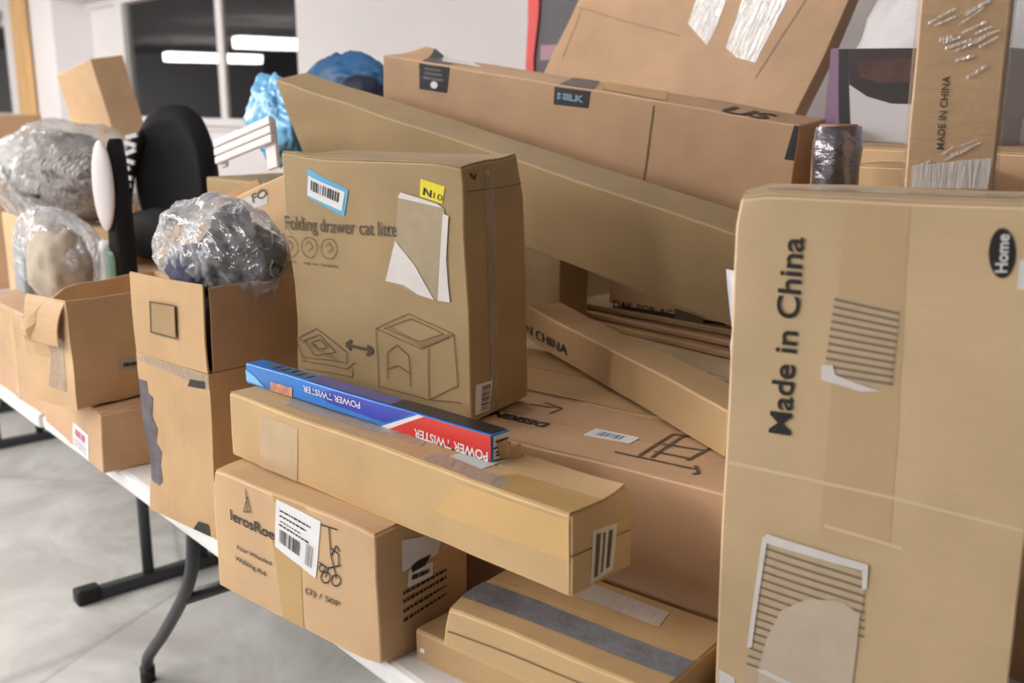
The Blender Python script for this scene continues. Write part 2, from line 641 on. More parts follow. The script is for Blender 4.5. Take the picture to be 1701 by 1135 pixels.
def floor_mat():
    m = bpy.data.materials.new('concrete')
    m.use_nodes = True
    nt = m.node_tree
    L = nt.links.new
    b = nt.nodes['Principled BSDF']
    b.inputs['Roughness'].default_value = 0.45
    tc = nt.nodes.new('ShaderNodeTexCoord')
    n = nt.nodes.new('ShaderNodeTexNoise')
    n.inputs['Scale'].default_value = 2.2
    n.inputs['Detail'].default_value = 9
    n.inputs['Roughness'].default_value = 0.62
    n.inputs['Distortion'].default_value = 0.6
    L(tc.outputs['Object'], n.inputs['Vector'])
    cr = nt.nodes.new('ShaderNodeValToRGB')
    cr.color_ramp.elements[0].position = 0.36
    cr.color_ramp.elements[0].color = srgb(168, 166, 162)
    cr.color_ramp.elements[1].position = 0.6
    cr.color_ramp.elements[1].color = srgb(202, 202, 199)
    L(n.outputs['Fac'], cr.inputs[0])
    v = nt.nodes.new('ShaderNodeTexVoronoi')
    v.feature = 'DISTANCE_TO_EDGE'
    v.inputs['Scale'].default_value = 0.42
    L(tc.outputs['Object'], v.inputs['Vector'])
    mr = nt.nodes.new('ShaderNodeMapRange')
    mr.inputs[1].default_value = 0.0
    mr.inputs[2].default_value = 0.006
    mr.inputs[3].default_value = 0.72
    mr.inputs[4].default_value = 1.0
    L(v.outputs['Distance'], mr.inputs[0])
    mx = nt.nodes.new('ShaderNodeMix')
    mx.data_type = 'RGBA'
    mx.blend_type = 'MULTIPLY'
    mx.inputs[0].default_value = 1
    L(cr.outputs[0], mx.inputs[6])
    L(mr.outputs[0], mx.inputs[7])
    L(mx.outputs[2], b.inputs['Base Color'])
    bp = nt.nodes.new('ShaderNodeBump')
    bp.inputs['Strength'].default_value = 0.1
    L(n.outputs['Fac'], bp.inputs['Height'])
    L(bp.outputs[0], b.inputs['Normal'])
    return m


X0, X1, Y0, Y1, ZC = -33.0, 3.2, -10.5, 3.0, 3.1
YW = 3.29
bm = bmesh.new(); add_box(bm, (X0 - .2, Y0 - .2, -0.1), (X1 + .2, Y1 + .6, 0)); struct('floor', bm, floor_mat())
bm = bmesh.new(); add_box(bm, (X0 - .2, Y0 - .2, ZC), (X1 + .2, Y1 + .6, ZC + .1)); struct('ceiling', bm, CEIL)
bm = bmesh.new(); add_box(bm, (X0 - .2, Y0, 0), (X0, Y1 + .5, ZC)); struct('wall_left', bm, WALL)
WR = mat('wall_paint_grey', (74, 70, 68), 0.8, 0.03, 2)
bm = bmesh.new(); add_box(bm, (X1, Y0, 0), (X1 + .2, Y1 + .5, ZC)); struct('wall_right', bm, WR)
bm = bmesh.new(); add_box(bm, (X0, Y0 - .2, 0), (X1, Y0, ZC)); struct('wall_front', bm, mat('wall_paint_dull', (150, 146, 146), .8))
# back wall, thick, with two recessed windows
W1 = (-9.55, -5.35, 1.42, 2.46)     # recess of window 1: x0, x1, sill, head
W2 = (-15.4, -11.0, 1.42, 2.46)
bm = bmesh.new()
for (a, b) in ((X0, W2[0]), (W2[1], W1[0]), (W1[1], X1)):
    add_box(bm, (a, Y1, 0), (b, Y1 + .5, ZC))
for wn in (W1, W2):
    add_box(bm, (wn[0], Y1, 0), (wn[1], Y1 + .5, wn[2]))
    add_box(bm, (wn[0], Y1, wn[3]), (wn[1], Y1 + .5, ZC))
struct('wall_back', bm, WALL)
GL = mat('window_glass', (255, 255, 255), 0.0)
GL.node_tree.nodes['Principled BSDF'].inputs['Transmission Weight'].default_value = 1
GL.node_tree.nodes['Principled BSDF'].inputs['IOR'].default_value = 1.52
NIGHT = mat('night_yard', (44, 42, 44), 0.9)
for i, wn in enumerate((W1, W2)):
    a, b, z0, z1 = wn
    t = thing('window_%d' % (i + 1), 'wide white framed window in the back wall, dark outside, reflecting the ceiling lights' if i == 0 else
              'far window at the left edge of the photo beyond the wooden post', 'window', (a, YW, z0))
    t['kind'] = 'structure'
    n = 2
    bm = bmesh.new()
    fw = 0.07
    L_ = b - a
    H_ = z1 - z0
    xs = [0.62, 2.55 if i == 0 else L_ * 0.5, L_]
    if i == 1: xs[0] = 0.1
    add_box(bm, (0, 0, 0), (L_, .10, fw), .004)
    add_box(bm, (0, 0, H_ - fw), (L_, .10, H_), .004)
    add_box(bm, (0, .04, fw), (xs[0] + .06, .10, H_ - fw), .004)
    add_box(bm, (L_ - fw, 0, fw), (L_, .10, H_ - fw), .004)
    add_box(bm, (xs[0] + .06, 0.0, fw), (xs[0] + .20, .06, H_ - fw), .004)
    obj('window_frame', bm, FRAME, t)
    bm = bmesh.new(); add_box(bm, (xs[1] - .05, .025, fw), (xs[1] + .05, .06, H_ - fw), .004)
    obj('mullion', bm, FRAME, t)
    for (p, q) in ((xs[0] + .20, xs[1] - .05), (xs[1] + .05, L_ - fw)):
        bm = bmesh.new(); add_box(bm, (p, .04, fw), (q, .046, H_ - fw)); obj('window_pane', bm, GL, t)
    bm = bmesh.new(); add_box(bm, (0, -.31, 0.0), (L_, 0.0, .02), .004); obj('window_sill', bm, FRAME, t)
# wooden post in front of the wall
PINE = mat('pine_lumber', (204, 164, 112), 0.55, 0.14, 3, 0.1, 20, stretch=(8, 8, 0.6))
bm = bmesh.new(); add_box(bm, (-10.34, 2.88, 0), (-10.15, 2.98, ZC), .004)
o = obj('wooden_post', bm, PINE); tag(o, 'pale pine post standing against the white wall at the left edge', 'post')

# fluorescent lamps under the ceiling
LAMP_BODY = mat('lamp_housing', (225, 225, 225), 0.5)


def diffuser(p):
    n_ = 'lamp_diffuser_%d' % p
    if n_ in _m: return _m[n_]
    m = bpy.data.materials.new(n_)
    m.use_nodes = True
    b = m.node_tree.nodes['Principled BSDF']
    b.inputs['Emission Color'].default_value = (1.0, 0.965, 0.92, 1)
    b.inputs['Emission Strength'].default_value = p
    _m[n_] = m
    return m


for i, (x, y, z, p, lab) in enumerate(LAMPS):
    hl = .5 if 'short' in lab else 1.3
    t = thing('ceiling_lamp', 'white fluorescent ' + lab, 'lamp', (x, y, z), group='fluorescent ceiling lamps')
    bm = bmesh.new(); add_box(bm, (-.16, -hl, 0.20), (.16, hl, .24), .01); obj('housing', bm, LAMP_BODY, t)
    bm = bmesh.new(); add_box(bm, (-.14, -hl + .02, 0.0), (.14, hl - .02, .20), .03); obj('diffuser', bm, diffuser(p), t)
    for s_ in (-hl * .8, hl * .8):
        bm = bmesh.new(); add_tube(bm, [(0, s_, .24), (0, s_, ZC - z)], .008, 8); obj('hanger', bm, LAMP_BODY, t)

# ------------------------------------------------------------------ folding tables
TOPM = mat('table_plastic', (226, 226, 228), 0.5, 0.03, 30)
STEEL = mat('dark_steel_tube', (52, 54, 58), 0.4)
RUB = mat('black_rubber', (18, 18, 18), 0.6)
ZT = 0.74


def table(x0, x1, y0, y1, kind, label, group):
    t = thing('folding_table', label, 'table', (x0, y0, 0), group=group)
    bm = bmesh.new(); add_box(bm, (0, 0, ZT - .045), (x1 - x0, y1 - y0, ZT), .012); obj('tabletop', bm, TOPM, t)
    L_, W_ = x1 - x0, y1 - y0
    ym = W_ / 2
    if kind == 'H':
        for xx in (2.19, 0.35):
            bm = bmesh.new(); add_box(bm, (xx - .022, 0.15, 0.0), (xx + .022, W_ - .13, .04), .006)
            add_box(bm, (xx - .018, .12, .1), (xx + .018, .16, .11)) if 0 else None
            fb = obj('foot_bar', bm, STEEL, t)
            for yy in (0.125, W_ - .145):
                b2 = bmesh.new(); add_box(b2, (xx - .03, yy, 0), (xx + .03, yy + .08, .052), .01); obj('foot_cap', b2, RUB, fb)
            for yy in (0.37, 0.565):
                bm = bmesh.new(); add_tube(bm, [(xx, yy, .03), (xx, yy, ZT - .045)], .019, 14); obj('leg', bm, STEEL, t, True)
            bm = bmesh.new(); add_tube(bm, [(xx, .37, .62), (xx, .565, .62)], .012, 10); obj('stretcher', bm, STEEL, t, True)
    else:
        for s_, xb in ((1, 0.33), (-1, L_ - .33)):
            for yy in (.12, W_ - .12):
                prof = [(.40, .70), (.385, .56), (.36, .47), (.29, .37), (.15, .22), (.045, .12), (.0, .07), (-.01, .0)]
                pts = [(xb + s_ * a, yy, z) for a, z in prof]
                bm = bmesh.new(); add_tube(bm, smooth_path(pts, 5), .0165, 14); lg = obj('leg', bm, STEEL, t, True)
                b2 = bmesh.new(); add_tube(b2, [(xb - s_ * .01, yy, 0), (xb - s_ * .008, yy, .045)], .021, 14); obj('foot_cap', b2, RUB, lg, True)
            bm = bmesh.new(); add_tube(bm, [(xb + s_ * .30, .12, .375), (xb + s_ * .30, W_ - .12, .375)], .017, 12); obj('stretcher', bm, STEEL, t, True)
            bm = bmesh.new(); add_tube(bm, [(xb + s_ * .40, .10, .68), (xb + s_ * .40, W_ - .10, .68)], .014, 12); obj('rail', bm, STEEL, t, True)
    return t


table(-2.975, -0.53, .80, 1.57, 'C', 'white folding table with curved dark legs under the near carton pile', None)
table(-5.44, -2.98, .79, 1.56, 'H', 'white folding table on straight T-shaped legs beyond the curved-leg one', None)
table(-7.90, -5.445, .79, 1.56, 'H', 'farthest white folding table, under the large carton at the left edge', None)
table(-2.975, -0.53, 1.58, 2.35, 'H', 'rear white folding table, behind the near one and under the rear cartons', None)
table(-5.44, -2.98, 1.57, 2.34, 'H', 'rear white folding table under the leaning carton', None)
table(-0.525, 1.9, .82, 1.59, 'H', 'white folding table at the right under the edge of the tall carton', None)

# ------------------------------------------------------------------ near cartons
# J: rollator carton
c = Carton('cardboard_carton', 'warm tan carton printed with a wheeled walker, overhanging the near table edge', (-1.655, .718, ZT), (0, 0, 8.3), (.436, .20, .224), K_J,
           dents=[((.44, 0, .224), .05, (-.005, .004, -.006)), ((.44, 0, 0), .06, (-.006, .005, .004)), ((0, 0, .224), .05, (.004, .003, -.005))], amp=.0018, seed=1)
c.top_flaps()
q = c.px('front', [(457, 908), (524, 962), (534, 868), (460, 829)])
lb = c.patch('shipping_label', 'front', q, WHITE)
c.barcode('front', q, lb, (.12, .18, .62, .45), 16, 3)
c.barcode('front', q, lb, (.74, .12, .9, .5), 6, 4)
c.lines('front', q, lb, [(.1, .8, .8, .83), (.1, .7, .7, .73), (.12, .6, .6, .62), (.1, .8, .52, .55)])
a, b = c.px('front', [(385, 863), (457, 897)]); c.text('lerosRoe', 'front', a, b, .020, INK, bold=.012)
a, b = c.px('front', [(396, 912), (452, 940)]); c.text('Four Wheeled', 'front', a, b, .008, INK, bold=.01)
a, b = c.px('front', [(393, 930), (443, 957)]); c.text('Walking Aid', 'front', a, b, .009, INK, bold=.01)
a, b = c.px('front', [(508, 985), (567, 1010)]); c.text('(2) / 50P', 'front', a, b, .010, INK_MID, bold=.01)
P = lambda pts: c.px('front', pts)
wheel = lambda x, y, r: [(x + r * math.cos(t), y + r * math.sin(t) * 1.15) for t in [k * math.pi / 6 for k in range(13)]]
c.strokes('walker_drawing', 'front', [P([(535, 873), (562, 882)]), P([(548, 878), (551, 925), (560, 962)]), P([(551, 925), (560, 908), (566, 918)]),
          P([(530, 935), (545, 945), (567, 940)]), P(wheel(541, 960, 8)), P(wheel(559, 965, 8)), P(wheel(535, 945, 5)), P([(545, 945), (541, 960)]),
          P([(551, 912), (564, 922), (564, 940)])], .0026, INK)
a, b = P([(410, 812), (413, 850)]); c.strokes('logo_mark', 'front', [[a, b], P([(407, 850), (418, 850), (413, 825), (407, 850)])], .0022, INK_MID)
c.patch('packing_tape', 'front', P([(452, 895), (498, 925), (505, 1045), (470, 1030)]), TAPE, off=.0006)
c.patch('packing_tape', 'front', P([(452, 800), (505, 818), (510, 850), (458, 835)]), TAPE, off=.0006)
q = c.px('right', [(672, 955), (700, 940), (728, 905), (668, 905)])
q = c.px('right', [(669, 950), (728, 920), (736, 885), (668, 898)])
lb = c.patch('care_label', 'right', q, WHITE)
c.patch('pictogram', 'right', c.px('right', [(684, 950), (706, 938), (716, 920), (695, 930), (684, 940)]), INK, parent=lb, off=.0025)
q = c.px('right', [(677, 976), (719, 955), (720, 932), (680, 946)])
lb = c.patch('size_label', 'right', q, WHITE); c.lines('right', q, lb, [(.15, .85, .35, .65)])
q = c.px('right', [(660, 1030), (745, 978), (748, 890), (662, 930)])
c.lines('right', c.px('right', [(662, 1040), (745, 985), (745, 940), (662, 985)]), c.root, [(.08, .95, .05, .13), (.08, .95, .33, .42), (.08, .95, .62, .72), (.08, .95, .88, .97)])

# N: box at the table edge, left
c = Carton('cardboard_carton', 'low brown carton with a white label on the table edge below the crumpled open carton', (-2.897, .786, ZT), (0, 0, -2.5), (.522, .298, .146), K_D,
           dents=[((.52, 0, .146), .06, (-.01, .004, -.005))], amp=.003, seed=2)
c.top_flaps()
q = c.px('front', [(124, 742), (150, 772), (147, 722), (123, 703)])
lb = c.patch('shipping_label', 'front', q, WHITE)
c.barcode('front', q, lb, (.15, .55, .85, .85), 12, 5, PINK)
c.lines('front', q, lb, [(.1, .9, .15, .2), (.1, .9, .3, .35), (.1, .9, .42, .45)], mat('purple_ink', (120, 80, 130)))

# Q: behind N
c = Carton('cardboard_carton', 'pale carton at the left edge beside the low labelled one, seam down its front', (-3.50, .80, ZT), (0, 0, 0), (.56, .20, .27), K_A, amp=.003, seed=3)
c.top_flaps()
c.patch('packing_tape', 'front', [(.30, .0), (.34, 0), (.34, .27), (.30, .27)], TAPE, off=.0006)

# O: crumpled open carton
c = Carton('cardboard_carton', 'open brown carton with a crumpled front flap standing on the low labelled carton', (-2.612, .688, .893), (0, 0, 12.5), (.20, .36, .262), K_J, amp=.006, seed=4,
           open_top=True, dents=[((0, 0, .262), .13, (.03, -.02, -.05)), ((0.1, 0, .12), .10, (0, .012, 0)), ((0.05, 0, .2), .07, (0, -.015, 0))])
open_flap(c, 'front', .11, 150, sag=24, name='crumpled_flap', taper=.16, span=(.12, .98))
q = c.px('right', [(193, 617), (236, 612), (236, 592), (193, 596)], clamp=False)
lb = c.patch('shipping_label', 'right', q, mat('label_dull', (176, 168, 160), .5)); c.lines('right', q, lb, [(.2, .8, .3, .6)])
c.patch('packing_tape', 'front', c.px('front', [(82, 640), (112, 652), (100, 560), (76, 556)]), TAPE_C, off=.001)

# T: tall open carton with raised flaps
c = Carton('cardboard_carton', 'tall light open carton with two raised flaps, grey peeled strip and clear bag on top', (-2.087, .762, ZT), (0, 0, 9.0), (.258, .255, .35), K_T, amp=.003, seed=5,
           open_top=True, dents=[((0, 0, .1), .1, (.006, .006, 0))])
ff = open_flap(c, 'front', .172, 3, sag=-3, name='front_flap')
fr = open_flap(c, 'right', .165, 2, sag=-2, name='side_flap', m=K_D, span=(.04, 1))
sq = c.px('front', [(258, 553), (298, 561), (295, 507), (256, 502)], clamp=False)
sq = [(a, b) for a, b in sq]
c.patch('printed_square', 'front', sq, mat('square_fill', (166, 136, 96), .6), off=.008)
c.strokes('square_outline', 'front', [sq + [sq[0]]], .003, INK_MID, off=.009)
c.patch('peeled_strip', 'front', P0 if 0 else c.px('front', [(232, 628), (246, 634), (247, 652), (256, 660), (253, 690), (261, 712), (257, 735), (266, 752), (262, 775), (268, 800), (262, 808), (250, 800), (240, 790), (232, 700)]), mat('grey_peel', (98, 94, 100), .7, .3, 40), off=.001)
c.patch('packing_tape', 'front', c.px('front', [(236, 585), (300, 600), (356, 622), (356, 650), (330, 640), (236, 600)]), TAPE_C, off=.0012)
c.patch('ink_smudge', 'front', c.px('front', [(312, 640), (341, 645), (341, 632), (316, 628)]), INK, off=.0016)
c.patch('ink_smudge', 'front', c.px('front', [(322, 888), (349, 897), (347, 872), (330, 866)]), INK, off=.0016)

# L: long carton
cL = c = Carton('cardboard_carton', 'long golden tan carton lying across the printed walker carton, blue and red package on top', (-1.688, .774, .9695), (0, .25, 6.3), (.805, .13, .115), K_L,
           amp=.0022, seed=6, dents=[((.805, .13, .115), .05, (-.006, -.004, .004))])
c.top_flaps(); c.end_flaps('right', split='v')
q = c.px('right', [(976, 970), (1014, 945), (1020, 866), (980, 880)])
lb = c.patch('shipping_label', 'right', q, mat('label_cream', (214, 208, 190), .5), off=.0035)
c.lines('right', q, lb, [(.15, .3, .08, .92), (.42, .52, .1, .9), (.66, .8, .12, .9)], INK_MID, off=.0045)
c.patch('packing_tape', 'front', c.px('front', [(432, 690), (495, 712), (496, 808), (434, 785)]), mat('old_tape', (190, 164, 130), .3, .08, 20), off=.0008)
c.patch('packing_tape', 'top', c.px('top', [(760, 800), (960, 862), (1010, 835), (860, 790)]), TAPE, off=.0036)
c.patch('packing_tape', 'front', c.px('front', [(760, 800), (955, 868), (948, 935), (720, 850)]), mat('amber_tape', (206, 168, 108), .25, .04, 10), off=.0006)
c.patch('clear_tape', 'top', c.px('top', [(470, 675), (700, 745), (720, 725), (500, 655)]), TAPE_C, off=.0036)
c.patch('clear_tape', 'top', c.px('top', [(700, 765), (830, 815), (850, 800), (720, 752)]), TAPE_C, off=.0037)
q = c.px('top', [(745, 762), (800, 782), (850, 765), (800, 748)]); lb = c.patch('shipping_label', 'top', q, mat('label_mint', (196, 214, 210), .5), off=.0038)

# blue and red package
BLUE = mat('package_blue', (44, 124, 214), .3, .1, 9)
c = Carton('exerciser_package', 'slim glossy blue and red package lying on the long golden carton', (-1.72, .826, 1.0895), (0, .3, 7.3), (.627, .040, .040), BLUE, amp=.0008, seed=7, cat='package',
           body='package_body', cell=.03)
RED = mat('package_red', (214, 52, 46), .3)
NAVY = mat('package_navy', (52, 70, 190), .3, .15, 9)
c.patch('red_panel', 'front', c.px('front', [(648, 715), (822, 768), (822, 722), (702, 690)], True), RED, off=.0012)
c.patch('white_swoosh', 'front', c.px('front', [(634, 712), (648, 716), (706, 691), (696, 688)]), WHITE, off=.0015)
c.patch('violet_panel', 'front', c.px('front', [(545, 668), (640, 702), (690, 686), (560, 650), (530, 650)]), NAVY, off=.0009)
c.patch('light_panel', 'front', c.px('front', [(384, 624), (440, 644), (425, 626), (384, 606)]), mat('package_sky', (120, 190, 240), .3), off=.0011)
a, b = c.px('front', [(812, 752), (690, 712)]); c.text('POWER TWISTER', 'front', a, b, .014, WHITE, name='package_lettering', bold=.02)
a, b = c.px('front', [(600, 668), (505, 640)]); c.text('POWER TWISTER', 'front', a, b, .011, WHITE, name='package_lettering', bold=.015)
q = c.px('front', [(450, 655), (486, 666), (486, 645), (450, 634)]); c.patch('photo_panel', 'front', q, mat('skin_print', (206, 150, 130), .4, .3, 60), off=.0013)
c.rect('black_panel', 'top', .40, .003, .622, .037, mat('package_black', (34, 32, 36), .3), off=.0012)
c.rect('violet_top', 'top', .18, .003, .40, .037, mat('package_violet', (86, 84, 160), .3, .2, 12), off=.0012)
for k in range(5): c.rect('emblem', 'top', .06 + k * .024, .008, .075 + k * .024, .03, mat('package_gold', (110, 110, 96), .3), off=.0012)
c.rect('end_panel', 'right', .002, .021, .038, .038, WHITE, off=.0012)
c.rect('end_panel', 'right', .002, .002, .038, .018, WHITE, off=.0012)
c.strokes('end_stripes', 'right', [[(.002, .02), (.038, .02)], [(.006, .008), (.034, .008)], [(.006, .029), (.034, .029)], [(.006, .013), (.03, .013)]], .0028, INK, off=.002)
# torn end of brown cardboard beside the package
bm = bmesh.new()
for k in range(9):
    t = k / 8
    for s_ in (0, 1):
        bm.verts.new((-1.105 + .02 * t + s_ * .004, .905 + .05 * t, 1.0865 + s_ * (.035 - .02 * t + .006 * math.sin(k * 2.1))))
bm.verts.ensure_lookup_table()
for k in range(8): bm.faces.new([bm.verts[i] for i in (2 * k, 2 * k + 2, 2 * k + 3, 2 * k + 1)])
o = obj('cardboard_scrap', bm, K_E); tag(o, 'small bent brown scrap of cardboard at the red end of the slim package', 'scrap')
md = o.modifiers.new('board', 'SOLIDIFY'); md.thickness = .003

# D: carton with desk drawing
c = Carton('cardboard_carton', 'large brown carton printed with a desk drawing and white label, behind the long golden carton', (-1.75, .955, ZT), (0, 0, 11.8), (.922, .25, .307), K_D, amp=.0018, seed=8)
c.top_flaps()
q = c.px('top', [(968, 727), (1045, 742), (1063, 732), (990, 715)]); lb = c.patch('shipping_label', 'top', q, WHITE, off=.0036)
c.barcode('top', q, lb, (.2, .25, .75, .75), 9, 8, BLUEINK, off=.0044)
a, b = c.px('top', [(915, 707), (826, 688)]); c.text('DESIGN', 'top', a, b, .024, INK, bold=.05, off=.0042)
T_ = lambda pts: c.px('top', pts)
c.strokes('desk_drawing', 'top', [T_([(1020, 756), (1160, 785)]), T_([(1060, 762), (1118, 726)]), T_([(1080, 765), (1135, 729)]), T_([(1118, 726), (1205, 738)]),
          T_([(1140, 770), (1205, 738)]), T_([(1085, 755), (1150, 768)]), T_([(1155, 778), (1160, 790), (1150, 792)]), T_([(1100, 742), (1170, 754)])], .006, INK_MID, off=.0042)
c.strokes('arrow_print', 'top', [T_([(880, 675), (935, 682), (915, 690)]), T_([(905, 672), (935, 682)])], .004, INK_MID, off=.0042)

# K1, K2: flat cartons at the near table edge
c = Carton('cardboard_carton', 'thin lowest carton on the table edge under the grey-taped flat one', (-1.212, .841, ZT), (0, 0, 9.5), (.44, .20, .051), K_E, amp=.002, seed=9)
c.top_flaps()
c.patch('tape_spot', 'front', c.px('front', [(697, 1082), (705, 1085), (706, 1078), (699, 1075)]), WHITE, off=.001)
c = Carton('cardboard_carton', 'flat carton with a long strip of grey tape on its top', (-1.140, .842, .7945), (0, 0, 10.2), (.378, .212, .066), K_L, amp=.002, seed=10,
           dents=[((0, 0, .066), .05, (.006, .005, -.006))])
c.top_flaps()
c.patch('grey_tape', 'top', T2 if 0 else c.px('top', [(760, 992), (1140, 1135), (1200, 1120), (800, 968)]), GREYTAPE, off=.0036)
c.patch('clear_tape', 'top', c.px('top', [(955, 995), (1095, 1045), (1112, 1022), (985, 975)]), TAPE_S, off=.0038)
c.patch('seam', 'front', c.px('front', [(742, 1048), (1000, 1150), (1000, 1147), (742, 1045)]), INK_SOFT, off=.001)

# C: folding drawer cat litter carton
c = Carton('cardboard_carton', 'upright olive carton with cat litter drawer drawings and a torn label, middle of the pile', (-1.757, .952, 1.052), (2.0, -.2, 14.6), (.429, .18, .447), K_C,
           amp=.0028, seed=11, dents=[((.429, .18, .447), .06, (-.01, -.004, .004)), ((.429, 0, .447), .05, (-.006, .004, -.008)), ((0, 0, .447), .09, (.004, 0, .008)), ((0, 0, .15), .2, (.012, 0, 0))])
c.top_flaps(); c.rect('edge_fold', 'right', .004, .40, .176, .402, INK_SOFT, off=.001)
P = lambda pts: c.px('front', pts)
a, b = P([(470, 382), (660, 394)]); c.text('Folding drawer cat litte', 'front', a, b, .026, INK_MID, bold=.004)
q = P([(512, 328), (572, 360), (578, 316), (512, 281)]); lb = c.patch('blue_label', 'front', q, CYAN)
q2 = P([(513, 325), (568, 351), (573, 320), (514, 293)]); wl = c.patch('white_area', 'front', q2, WHITE, parent=lb, off=.0018)
c.barcode('front', q2, lb, (.1, .35, .9, .85), 12, 12, off=.0028)
q = P([(697, 328), (736, 340), (740, 312), (699, 299)]); lb = c.patch('yellow_sticker', 'front', q, YELLOW)
c.text('N', 'front', *P([(703, 325), (717, 330)]), .012, INK, parent=lb, bold=.02, name='sticker_lettering')
c.text('10', 'front', *P([(721, 331), (736, 336)]), .010, INK_MID, parent=lb, name='sticker_lettering')
c.patch('torn_label', 'front', P([(645, 468), (655, 412), (660, 322), (700, 333), (740, 348), (747, 500), (738, 498), (700, 492), (668, 476)]), GREYPAPER, off=.0012)
c.patch('torn_label_backing', 'front', P([(643, 468), (657, 400), (690, 440), (722, 496), (695, 488), (672, 473)]), WHITE2, off=.0022)
c.patch('torn_label_edge', 'front', P([(728, 497), (747, 500), (742, 430), (748, 360), (738, 356), (734, 400)]), WHITE2, off=.0022)
c.patch('torn_label_edge', 'front', P([(660, 330), (738, 347), (728, 340), (665, 321)]), WHITE2, off=.0024)
for i, x in enumerate((478, 512, 547)):
    cc = [(x + 14 * math.cos(t), 411 + i * 2 + 17 * math.sin(t)) for t in [k * math.pi / 10 for k in range(21)]]
    c.strokes('icon_print', 'front', [P(cc), P([(x - 6, 408 + i * 2), (x, 400 + i * 2), (x + 6, 410 + i * 2), (x - 2, 418 + i * 2)])], .0016, INK_SOFT)
    c.text(('clean', 'easy use', 'foldable')[i], 'front', *P([(x - 9 - i * 3, 436 + i * 4), (x + 10 + i * 3, 438 + i * 5)]), .006, INK_MID)
c.strokes('arrow_print', 'front', [P([(574, 572), (620, 581)]), P([(583, 565), (573, 572), (582, 580)]), P([(611, 573), (621, 581), (610, 588)])], .006, INK_MID)
c.strokes('drawing', 'front', [P([(626, 545), (680, 520), (752, 553), (700, 578), (626, 545)]), P([(640, 545), (684, 528), (735, 552), (698, 566), (640, 545)]), P([(626, 545), (630, 640), (712, 664), (712, 578)]),
          P([(752, 553), (760, 640), (712, 664)]), P([(645, 628), (645, 585), (660, 572), (680, 590), (683, 642)]), P([(645, 612), (662, 606), (683, 620)]), P([(712, 664), (765, 668)])], .0018, INK_SOFT)
c.strokes('drawing', 'front', [
          P([(480, 560), (520, 546), (575, 585), (575, 602), (500, 592), (478, 566)]), P([(500, 565), (525, 556), (555, 585), (520, 590), (500, 565)]), P([(512, 568), (528, 564), (540, 577), (525, 580), (512, 568)]),
          P([(500, 598), (575, 612), (590, 600)]), P([(505, 612), (585, 625), (585, 610)])], .0018, INK_SOFT)
for pl in ([(480, 560), (560, 600)], [(650, 545), (700, 572), (745, 555)]): c.strokes('print_band', 'front', [P(pl)], .007, mat('ink_faint', (146, 122, 84), .6), off=.0015)
q = c.px('right', [(788, 690), (812, 682), (818, 632), (789, 640)]); lb = c.patch('barcode_label', 'right', q, WHITE)
c.barcode('right', [q[1], q[2], q[3], q[0]], lb, (.08, .1, .92, .6), 14, 9)
q = c.px('right', [(815, 680), (828, 676), (822, 282), (806, 284)]); c.patch('packing_tape', 'right', q, TAPE_C, off=.001)
c.patch('clear_tape', 'top', c.px('top', [(560, 243), (650, 247), (690, 236), (590, 234)]), TAPE_S, off=.0036)
c.patch('clear_tape', 'top', c.px('top', [(720, 243), (780, 247), (790, 238), (740, 236)]), TAPE_S, off=.0036)
c.strokes('handle_print', 'right', [c.px('right', [(780, 284), (788, 298), (790, 288)])], .004, INK)

# M: big Made in China carton
c = Carton('cardboard_carton', 'big tall pale carton lettered in black beside two torn label patches, right foreground', (-.753, 1.006, ZT), (0, -.2, 22.2), (.345, .17, .752), K_M,
           amp=.0016, seed=12, dents=[((0, 0, .752), .04, (.004, .003, -.004))])
c.top_flaps()
P = lambda pts: c.px('front', pts, True)
a, b = P([(1314, 722), (1337, 396)]); c.text('Made in China', 'front', a, b, .026, INK, bold=.016)
a0 = P([(1664, 420)])[0]
el = lambda cx, cy, rx, ry, n=24: [(cx + rx * math.cos(t), cy + ry * math.sin(t)) for t in [2 * math.pi * k / n for k in range(n)]]
lb = c.patch('oval_logo', 'front', P(el(1664, 420, 23, 42)), INK, off=.001)
c.text('SONGMICS', 'front', *P([(1674, 452), (1676, 388)]), .014, WHITE, parent=lb, bold=.02, off=.003, name='logo_lettering') if 0 else c.text('Home', 'front', *P([(1672, 452), (1676, 388)]), .012, WHITE, parent=lb, bold=.02, off=.003, name='logo_lettering')
t1 = c.patch('torn_patch', 'front', P([(1370, 620), (1386, 492), (1440, 500), (1494, 516), (1486, 580), (1478, 640), (1450, 648), (1400, 636)]), BARE, off=.0008)
rows = []
for k in range(11):
    t = k / 10
    rows.append(P([(1387 - 18 * t, 497 + 122 * t), (1493 - 10 * t, 520 + 118 * t)]))
c.strokes('flute_lines', 'front', rows, .003, GROOVE, t1, off=.0014)
c.patch('torn_edge', 'front', P([(1364, 630), (1366, 605), (1384, 606), (1388, 622), (1440, 642), (1462, 650), (1430, 650), (1400, 640)]), WHITE2, parent=t1, off=.0022)
t2 = c.patch('torn_patch', 'front', P([(1240, 1105), (1275, 888), (1442, 942), (1430, 1040), (1415, 1180), (1240, 1180)]), BARE, off=.0008)
rows = []
for k in range(17):
    t = k / 16
    xr = 1440 - 8 * t if k < 9 else 1300 - 4 * (k - 9)
    rows.append(P([(1276 - 34 * t, 896 + 206 * t), (xr, (896 + 206 * t) + (xr - 1276 + 34 * t) * .33)]))
c.strokes('flute_lines', 'front', rows, .003, GROOVE, t2, off=.0014)
c.patch('bare_paper', 'front', P([(1262, 1110), (1275, 1060), (1300, 1012), (1345, 992), (1400, 998), (1430, 1020), (1412, 1180), (1262, 1180)]), mat('bare_paper', (208, 192, 172), .9, .05, 30), parent=t2, off=.0018)
